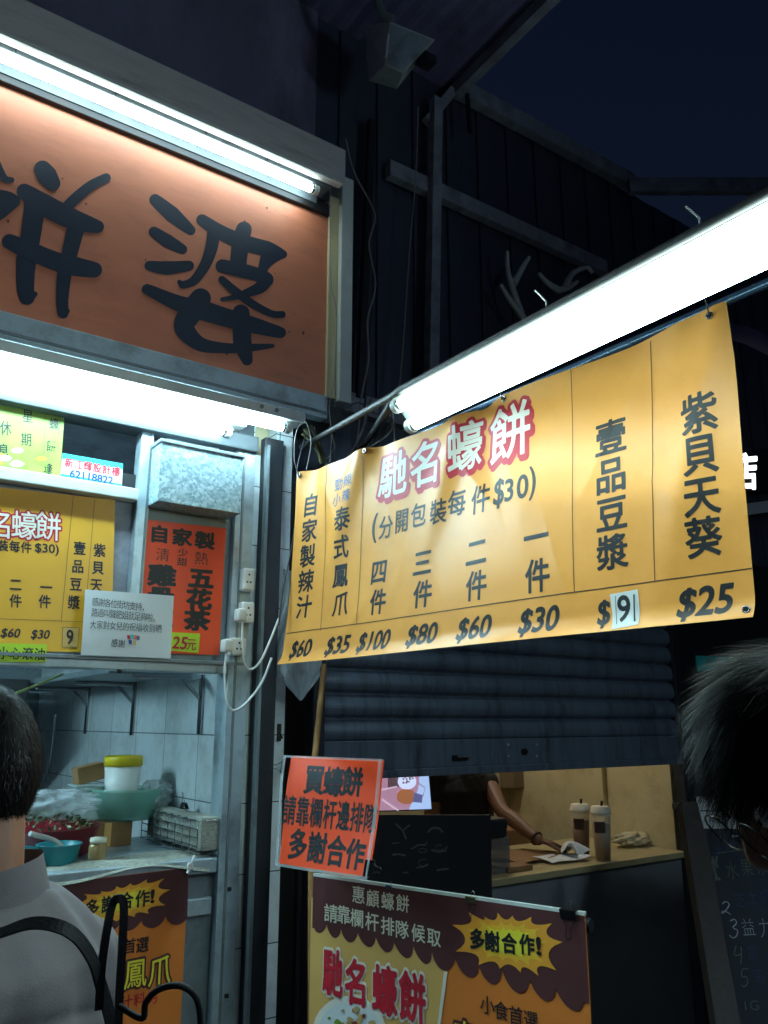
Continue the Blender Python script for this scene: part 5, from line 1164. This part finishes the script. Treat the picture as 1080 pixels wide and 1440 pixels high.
def head(mb, c, f, r, u, m, s=1.0):
    """c = middle of the skull; face towards f"""
    def fn(a, b):
        t, p = 2 * math.pi * a, math.pi * b
        x, y, z = math.sin(p) * math.sin(t), math.sin(p) * math.cos(t), math.cos(p)      # right, front, up
        w, d, h = .076, .096, .108
        if z < 0: w *= 1 - .28 * z * z; h = .120; d *= 1 - .10 * z * z
        X, Y, Z = x * w, y * d, z * h
        if y < -.2 and z < -.3: Y *= 1 - .35 * (-z - .3)
        if y > .3:
            Y -= .006 * math.exp(-((Z - .005) / .018) ** 2) * (1 if abs(X) > .012 else .3)      # eye sockets
            Y += .026 * math.exp(-(X / .011) ** 2) * math.exp(-((Z + .035) / .022) ** 2)          # nose
            Y += .008 * math.exp(-(X / .009) ** 2) * math.exp(-((Z + .008) / .02) ** 2)
            Y += .004 * math.exp(-((Z - .028) / .012) ** 2)                                       # brow
            Y += .008 * math.exp(-(X / .022) ** 2) * (math.exp(-((Z + .066) / .006) ** 2) + math.exp(-((Z + .079) / .007) ** 2))  # lips
            Y += .010 * math.exp(-(X / .025) ** 2) * math.exp(-((Z + .105) / .015) ** 2)          # chin
        return c + r * X * s + f * Y * s + u * Z * s
    mb.grid(fn, 72, 60, m)
    for sg in (1, -1):
        e = c + r * sg * .078 * s - f * .008 * s - u * .012 * s
        orb(mb, e, (f * .8 - u * .1) * .020 * s, r * .009 * s + f * -.004 * s, (u + f * -.2) * .033 * s, m, 14, 10)
        orb(mb, e - u * .024 * s, f * .010 * s, r * .007 * s, u * .012 * s, m, 10, 8)
def hand(mb, w, d, side, nrm, m, curl=.5, s=1.0):
    """w = wrist, d = finger direction, side = towards the thumb, nrm = back of the hand"""
    w, d, side, nrm = V(w), V(d).normalized(), V(side).normalized(), V(nrm).normalized()
    pc = w + d * .045 * s; orb(mb, pc, d * .050 * s, side * .040 * s, nrm * .014 * s, m, 16, 10)
    for k, (o, L, r) in enumerate(((.028, .072, .0082), (.010, .080, .0086), (-.009, .074, .0082), (-.027, .058, .0074))):
        b = w + d * (.082 - .004 * abs(k - 1)) * s + side * o * s; dd = (d + side * o * 3.2).normalized(); P = [b - d * .02 * s, b]; a = 0
        for j, ln in enumerate((.45, .30, .25)):
            a += curl * (.55, .75, .5)[j]; P.append(P[-1] + (dd * math.cos(a) - nrm * math.sin(a)) * L * ln * s)
        limb(mb, P, [r * s, r * 1.05 * s, r * s, r * .92 * s, r * .78 * s], m, 8)
    t0 = w + d * .022 * s + side * .030 * s; td = (d * .7 + side * .75 - nrm * .25).normalized(); td2 = (d * .95 + side * .3 - nrm * .3).normalized()
    limb(mb, [t0 - side * .012 * s, t0 + td * .028 * s, t0 + td * .028 * s + td2 * .032 * s, t0 + td * .028 * s + td2 * .056 * s], [.012 * s, .0105 * s, .0095 * s, .008 * s], m, 8)
def figure(t, base, f, hc, hf, hu, arms, cloth_m, cloth_name, sleeve, skin_m=None, wrinkle=.004, lean=0.):
    """base = ground point under the pelvis, f = facing; hc/hf/hu = head frame; arms = {side: [shoulder, elbow, wrist, finger dir, thumb dir, back normal, curl]}"""
    skin_m = skin_m or M['skin']; r = V((f.y, -f.x, 0)); hr = hf.cross(hu).normalized()
    b = MB(); neck = hc - hu * .10 - hf * .025; nb = neck - UZ * .055 - hf * .01 + (V((base.x, base.y, 0)) - V((neck.x, neck.y, 0))) * .12
    top = nb.z; pz = top * .60
    pel = V((base.x, base.y, pz)); ch = V((base.x, base.y, 0)).lerp(V((nb.x, nb.y, 0)), .75) + UZ * (top - .18)
    def trunk(mb, g, m):
        loft(mb, [(pel - UZ * .10, .15 + g, .10 + g), (pel, .165 + g, .115 + g), (pel.lerp(ch, .4), .145 + g, .105 + g), (pel.lerp(ch, .75), .165 + g, .115 + g), (ch + UZ * .03, .175 + g, .118 + g), (ch + UZ * .10 - f * .01, .16 + g, .10 + g), (nb - UZ * .035 - f * .01, .11 + g, .075 + g * .8), (nb + UZ * .0, .075 + g * .6, .062 + g * .6)], r, f, m)
    trunk(b, 0, skin_m); limb(b, [nb - UZ * .04, nb.lerp(neck, .6), neck + hu * .05], [.050, .052, .054], skin_m); head(b, hc, hf, hr, hu, skin_m)
    cl = MB(); trunk(cl, .030, cloth_m)
    for sg, (S, E_, Wr, fd, td, bn, cu) in arms.items():
        limb(b, [S, S.lerp(E_, .5), E_, E_.lerp(Wr, .35), Wr], [.050, .046, .037, .038, .026], skin_m); hand(b, Wr, fd, td, bn, skin_m, cu)
        limb(b, [nb - UZ * .06, nb.lerp(S, .5) - UZ * .03, S], [.05, .05, .05], skin_m)
        limb(cl, [nb - UZ * .055, nb.lerp(S, .5) - UZ * .022, S], [.074, .070, .070], cloth_m)
        if sleeve == 'long': limb(cl, [S, S.lerp(E_, .5), E_, E_.lerp(Wr, .9)], [.070, .066, .056, .044], cloth_m)
        else: limb(cl, [S, S.lerp(E_, .30)], [.064, .062], cloth_m)
    lg = MB(); sh_ = MB()
    for sg in (1, -1):
        hp = pel + r * .085 * sg - UZ * .06; kn = V((hp.x, hp.y, pz * .54)) + f * .02 + r * .01 * sg; an = V((hp.x, hp.y, .085)) - f * .015 + r * .015 * sg
        limb(b, [hp, hp.lerp(kn, .5), kn, kn.lerp(an, .4), an, an - UZ * .04], [.085, .072, .052, .054, .038, .036], skin_m)
        limb(lg, [hp + UZ * .07, hp.lerp(kn, .5), kn, kn.lerp(an, .5), an], [.098, .086, .068, .066, .062], M['denim'])
        limb(sh_, [an - UZ * .04 - f * .04, an - UZ * .045 + f * .08, an - UZ * .05 + f * .17], [.042, .042, .034], M['shoe'])
    loft(lg, [(pel - UZ * .14, .165, .115), (pel + UZ * .03, .172, .122)], r, f, M['denim'])
    bo = remesh(b, .0042, 3, skin_m).build('body', t)
    wr = lambda p: -.7 * wrinkle * (1 - abs(math.sin(13 * (p - base).dot(RT * .55 - UZ * .75) + 2.2 * math.sin(9 * p.z + 5 * p.y)))) ** 4 + .6 * wrinkle * (math.sin(28 * p.z + 9 * math.sin(11 * p.x + 7 * p.y)) * .5 + math.sin(17 * p.x - 21 * p.y + 13 * p.z) * .5)
    remesh(cl, .007, 4, cloth_m, wr).build(cloth_name, t); remesh(lg, .009, 4, M['denim'], wr).build('trousers', t); remesh(sh_, .008, 3, M['shoe']).build('shoes', t)
    for sg in (1, -1):
        e = MB(); orb(e, hc + hr * .031 * sg + hf * .083 + hu * .004, hr * .0115, hf * .0115, hu * .0115, M['pvc'], 12, 8); orb(e, hc + hr * .031 * sg + hf * .0905 + hu * .004, hr * .0052, hf * .0052, hu * .0052, M['black'], 10, 6)
        e.build('eye', t)
    return nb, ch, r
def hair(t, c, f, u, n, L, w, flow, m, lift=.35, seed=1, infl=1.05, thr=None, m2=None, droop=.3, clump=0., nz=.2):
    rnd = random.Random(seed); r = f.cross(u).normalized()
    def th(nf): return thr(nf) if thr else (-.72 if nf < -.45 else (-.72 + (nf + .45) / .55 * .70 if nf < .1 else -.02 + (nf - .1) * .85))
    cap = MB(); N_, K_ = 56, 40; ok = []
    pt = lambda a, b: (math.sin(math.pi * b) * math.sin(2 * math.pi * a), math.sin(math.pi * b) * math.cos(2 * math.pi * a), math.cos(math.pi * b))
    pos = lambda d, k: c + r * d[0] * .076 * k + f * d[1] * .096 * k + u * d[2] * .108 * k
    vs = [pos(pt(i / N_, j / K_), infl) for j in range(K_ + 1) for i in range(N_)]
    fs = []
    for j in range(K_):
        for i in range(N_):
            d = pt((i + .5) / N_, (j + .5) / K_)
            if d[2] > th(d[1]) + .03: fs.append([j * N_ + i, (j + 1) * N_ + i, (j + 1) * N_ + (i + 1) % N_, j * N_ + (i + 1) % N_])
    cap.add(vs, fs, m, True)
    k = 0
    while k < n:
        d = V((rnd.gauss(0, 1), rnd.gauss(0, 1), rnd.gauss(0, 1))).normalized()
        if d.z < th(d.y) + rnd.uniform(-.04, .05): continue
        k += 1; p = pos(d, infl - .015); nn = (r * d.x / .076 + f * d.y / .096 + u * d.z / .108).normalized()
        q = V((round(d.x * 9), round(d.y * 9), round(d.z * 9))); rc = random.Random(int(q.x * 71 + q.y * 131 + q.z * 17)); j = V((rc.gauss(0, 1), rc.gauss(0, 1), rc.gauss(0, 1))) * clump
        g = flow(d, r, f, u) + V((rnd.gauss(0, nz), rnd.gauss(0, nz), rnd.gauss(0, nz))) + j
        g = (g - nn * g.dot(nn)).normalized(); l = L * rnd.uniform(.65, 1.15) * (1 + .3 * j.x); dr = (g + nn * lift).normalized(); P = [p]; S = 5
        for s_ in range(S):
            P.append(P[-1] + dr * l / S); dr = (dr - UZ * droop * .25 - nn * lift * .28 + V((rnd.gauss(0, .05), rnd.gauss(0, .05), rnd.gauss(0, .05)))).normalized()
            o = P[-1] - c; k2 = math.sqrt((o.dot(r) / .076) ** 2 + (o.dot(f) / .096) ** 2 + (o.dot(u) / .108) ** 2)
            if k2 < infl: P[-1] = c + o * (infl / k2)
        sd0 = g.cross(nn).normalized() * w / 2; vs = []
        for i, x in enumerate(P): vs += [x - sd0 * (1 - i / (S + .3)), x + sd0 * (1 - i / (S + .3))]
        cap.add(vs, [[2 * i, 2 * i + 1, 2 * i + 3, 2 * i + 2] for i in range(S)], m2 if m2 and rnd.random() < .10 else m, True)
    return cap.build('hair', t)
# --- left: person in a pale grey jersey seen from behind
hc = at(-38, 1078, 1.15); th_ = math.radians(58)
pf = (HF * math.cos(th_) - RT * math.sin(th_)).normalized()
th2 = math.radians(74); bf = (HF * math.cos(th2) - RT * math.sin(th2)).normalized(); br = V((bf.y, -bf.x, 0))
hf = (pf - UZ * .12).normalized(); hu = (UZ + pf * .12).normalized()
base = V((hc.x, hc.y, 0)) + RT * .055
tp = thing('person', 'person in a pale grey jersey seen from behind, black strap over the shoulder', 'person', base)
shz = hc.z - .285
S1 = V((base.x, base.y, shz)) + br * .165; S2 = V((base.x, base.y, shz)) - br * .165
dn = -UZ
arms = {1: [S1, S1 + dn * .29 + br * .03, S1 + dn * .40 + bf * .20, bf + UZ * .1, UZ, br, .6], -1: [S2, S2 + dn * .29 - br * .03, S2 + dn * .40 + bf * .20, bf + UZ * .1, UZ, -br, .6]}
nb, chp, rr2 = figure(tp, base, bf, hc, hf, hu, arms, M['sweater'], 'jersey', 'long', wrinkle=.011)
hair(tp, hc, hf, hu, 9000, .016, .0009, lambda d, r, f, u: -u * .8 - f * .3 + r * d.x * .3, M['hair'], lift=.7, seed=4, infl=1.03, m2=M['hairgrey'], droop=.2)
cm = MB(); cr = nb + UZ * .0
cm.grid(lambda a, b: cr + br * math.cos(2 * math.pi * a) * (.104 - .032 * b) + bf * math.sin(2 * math.pi * a) * (.092 - .028 * b) + UZ * (-.075 + .105 * b + .012 * math.sin(2 * math.pi * a + 2.2)), 36, 8, M['sweater'])
cm.build('collar', tp)
# --- bag on the shoulder of that person
bb = base + br * .02 - bf * .27 + UZ * .78
tb = thing('shoulder_bag', 'black shoulder bag with standing strap loops behind the grey jersey', 'bag', bb - UZ * .02)
mb = MB(); loft(mb, [(bb, .15, .06), (bb + UZ * .05, .17, .07), (bb + UZ * .28, .16, .06), (bb + UZ * .33, .14, .03)], bf, br, M['strap']); remesh(mb, .008, 5, M['strap'], lambda p: .003 * math.sin(30 * p.z + 20 * p.x)).build('bag_body', tb)
nrm = (CAM - hc); nrm.z = 0; nrm.normalize()
mb = MB(); mb.ribbon(smooth([at(-60, 1330, 1.00), at(0, 1312, .93), at(48, 1298, .90), at(95, 1308, .90), at(125, 1340, .93), at(142, 1385, .97), at(160, 1460, 1.0), at(165, 1560, 1.02)]), .0125, [V((0, 0, 1)) * .55 + nrm * .8] * 43, M['strap'], .003); mb.build('shoulder_strap', tb)
mb = MB(); mb.ribbon(smooth([at(139, 1420, .97), at(143, 1360, .96), at(150, 1310, .95), at(158, 1272, .95), at(166, 1264, .95), at(174, 1272, .955), at(172, 1330, .96), at(168, 1400, .97), at(165, 1480, .98), at(160, 1580, 1.0)]), .0085, nrm, M['strap'], .003); mb.build('handle', tb)
mb = MB(); mb.tube(smooth([at(168, 1415, .96), at(200, 1432, .95), at(205, 1410, .95), at(222, 1392, .95), at(252, 1386, .95), at(275, 1402, .96), at(282, 1440, .97), at(278, 1500, .98), at(200, 1580, 1.0)]), .0034, M['strap'], 8); mb.build('handle', tb)
# --- right: dark haired head bowed at the right edge
hc = at(1142, 1068, .84)
hf = (-RT * .80 - UZ * .62 - HF * .05).normalized(); hu = (UZ - hf * UZ.dot(hf)).normalized()
bf = -RT.copy(); base = V((hc.x, hc.y, 0)) + RT * .26
tp = thing('person', 'person with thick dark hair and glasses bowing the head at the right edge', 'person', base)
br = V((bf.y, -bf.x, 0)); shz = hc.z - .22
S1 = V((base.x, base.y, shz)) + br * .18; S2 = V((base.x, base.y, shz)) - br * .18
arms = {1: [S1, S1 + dn * .28 + br * .03, S1 + dn * .36 + bf * .16 - br * .08, bf - br * .3, UZ, br, .7], -1: [S2, S2 + dn * .28 - br * .03, S2 + dn * .36 + bf * .16 + br * .08, bf + br * .3, UZ, -br, .7]}
figure(tp, base, bf, hc, hf, hu, arms, M['shirt'], 'jacket', 'long')
hair(tp, hc, hf, hu, 12000, .065, .0012, lambda d, r, f, u: f * 1.0 + r * (d.x * .5 + .35) + u * (-.3 if d.y > .2 else .1), M['hair'], nz=.07, lift=.05, seed=9, infl=1.05, thr=lambda nf: -.6 if nf < -.3 else (-.6 + (nf + .3) * 1.0 if nf < .2 else -.1 + (nf - .2) * .75), m2=M['hairgrey'], droop=.22, clump=.26)
hr = hf.cross(hu).normalized(); gl = MB()
for sg in (1, -1):
    cgl = hc + hr * .034 * sg + hf * .108 - hu * .006
    gl.tube([cgl + hr * .026 * math.cos(a) + hu * .020 * math.sin(a) for a in [k * 2 * math.pi / 20 for k in range(21)]], .0010, M['clip'], 6, cap=False)
    gl.tube(smooth([cgl + hr * sg * .026, hc + hr * sg * .077 + hf * .085, hc + hr * sg * .082 - hf * .005 + hu * .004]), .0010, M['clip'], 6)
gl.tube([hc + hr * .008 + hf * .109 - hu * .004, hc + hf * .113 - hu * .002, hc - hr * .008 + hf * .109 - hu * .004], .0010, M['clip'], 6)
gl.build('glasses', tp)
# --- behind the counter: person in black reaching over the counter
hc = onY(628, 1086, .78); hc.z = 1.58; bf = V((.12, -1, 0)).normalized(); br = V((bf.y, -bf.x, 0))
base = V((onY(648, 1150, .80).x, .80, 0))
hc = V((base.x, base.y - .06, 1.56))
tp = thing('person', 'stall worker in a black t-shirt resting a bare forearm on the drink counter', 'person', base)
Sl = onY(680, 1062, .74); Sl.z = 1.36; El = onY(706, 1140, .56); Wl = onY(757, 1181, .30)
Wl.z = max(Wl.z, CZ + .045)
Sr = V((base.x, base.y, 1.34)) + br * .18; Er = Sr - UZ * .27 + br * .05; Wr_ = Er - UZ * .10 + bf * .2
So = V((base.x, base.y, 1.35)) - br * .18
hd_ = V((.82, -.35, -.22))
arms = {1: [Sr, Er, Wr_, bf, UZ, br, .5], -1: [So, El, Wl, hd_, V((-.35, -.85, 0)), V((.15, -.1, 1)), .45]}
figure(tp, base, bf, hc, (bf - UZ * .35).normalized(), (UZ + bf * .35).normalized(), arms, M['shirt'], 't_shirt', 'short', mat('tanned skin', (116, 80, 60), .55, var=.12, scale=25))
hair(tp, hc, (bf - UZ * .35).normalized(), (UZ + bf * .35).normalized(), 1500, .03, .0016, lambda d, r, f, u: -u + r * d.x * .3, M['hair'], seed=2)
mb = MB(); a_ = (Wl - El).normalized(); b1 = a_.cross(UZ).normalized(); b2 = a_.cross(b1); c_ = Wl - a_ * .012
mb.tube([c_ + b1 * .030 * math.cos(k * .393) + b2 * .030 * math.sin(k * .393) for k in range(17)], .005, M['wood'], 8, cap=False); mb.build('bracelet', tp)
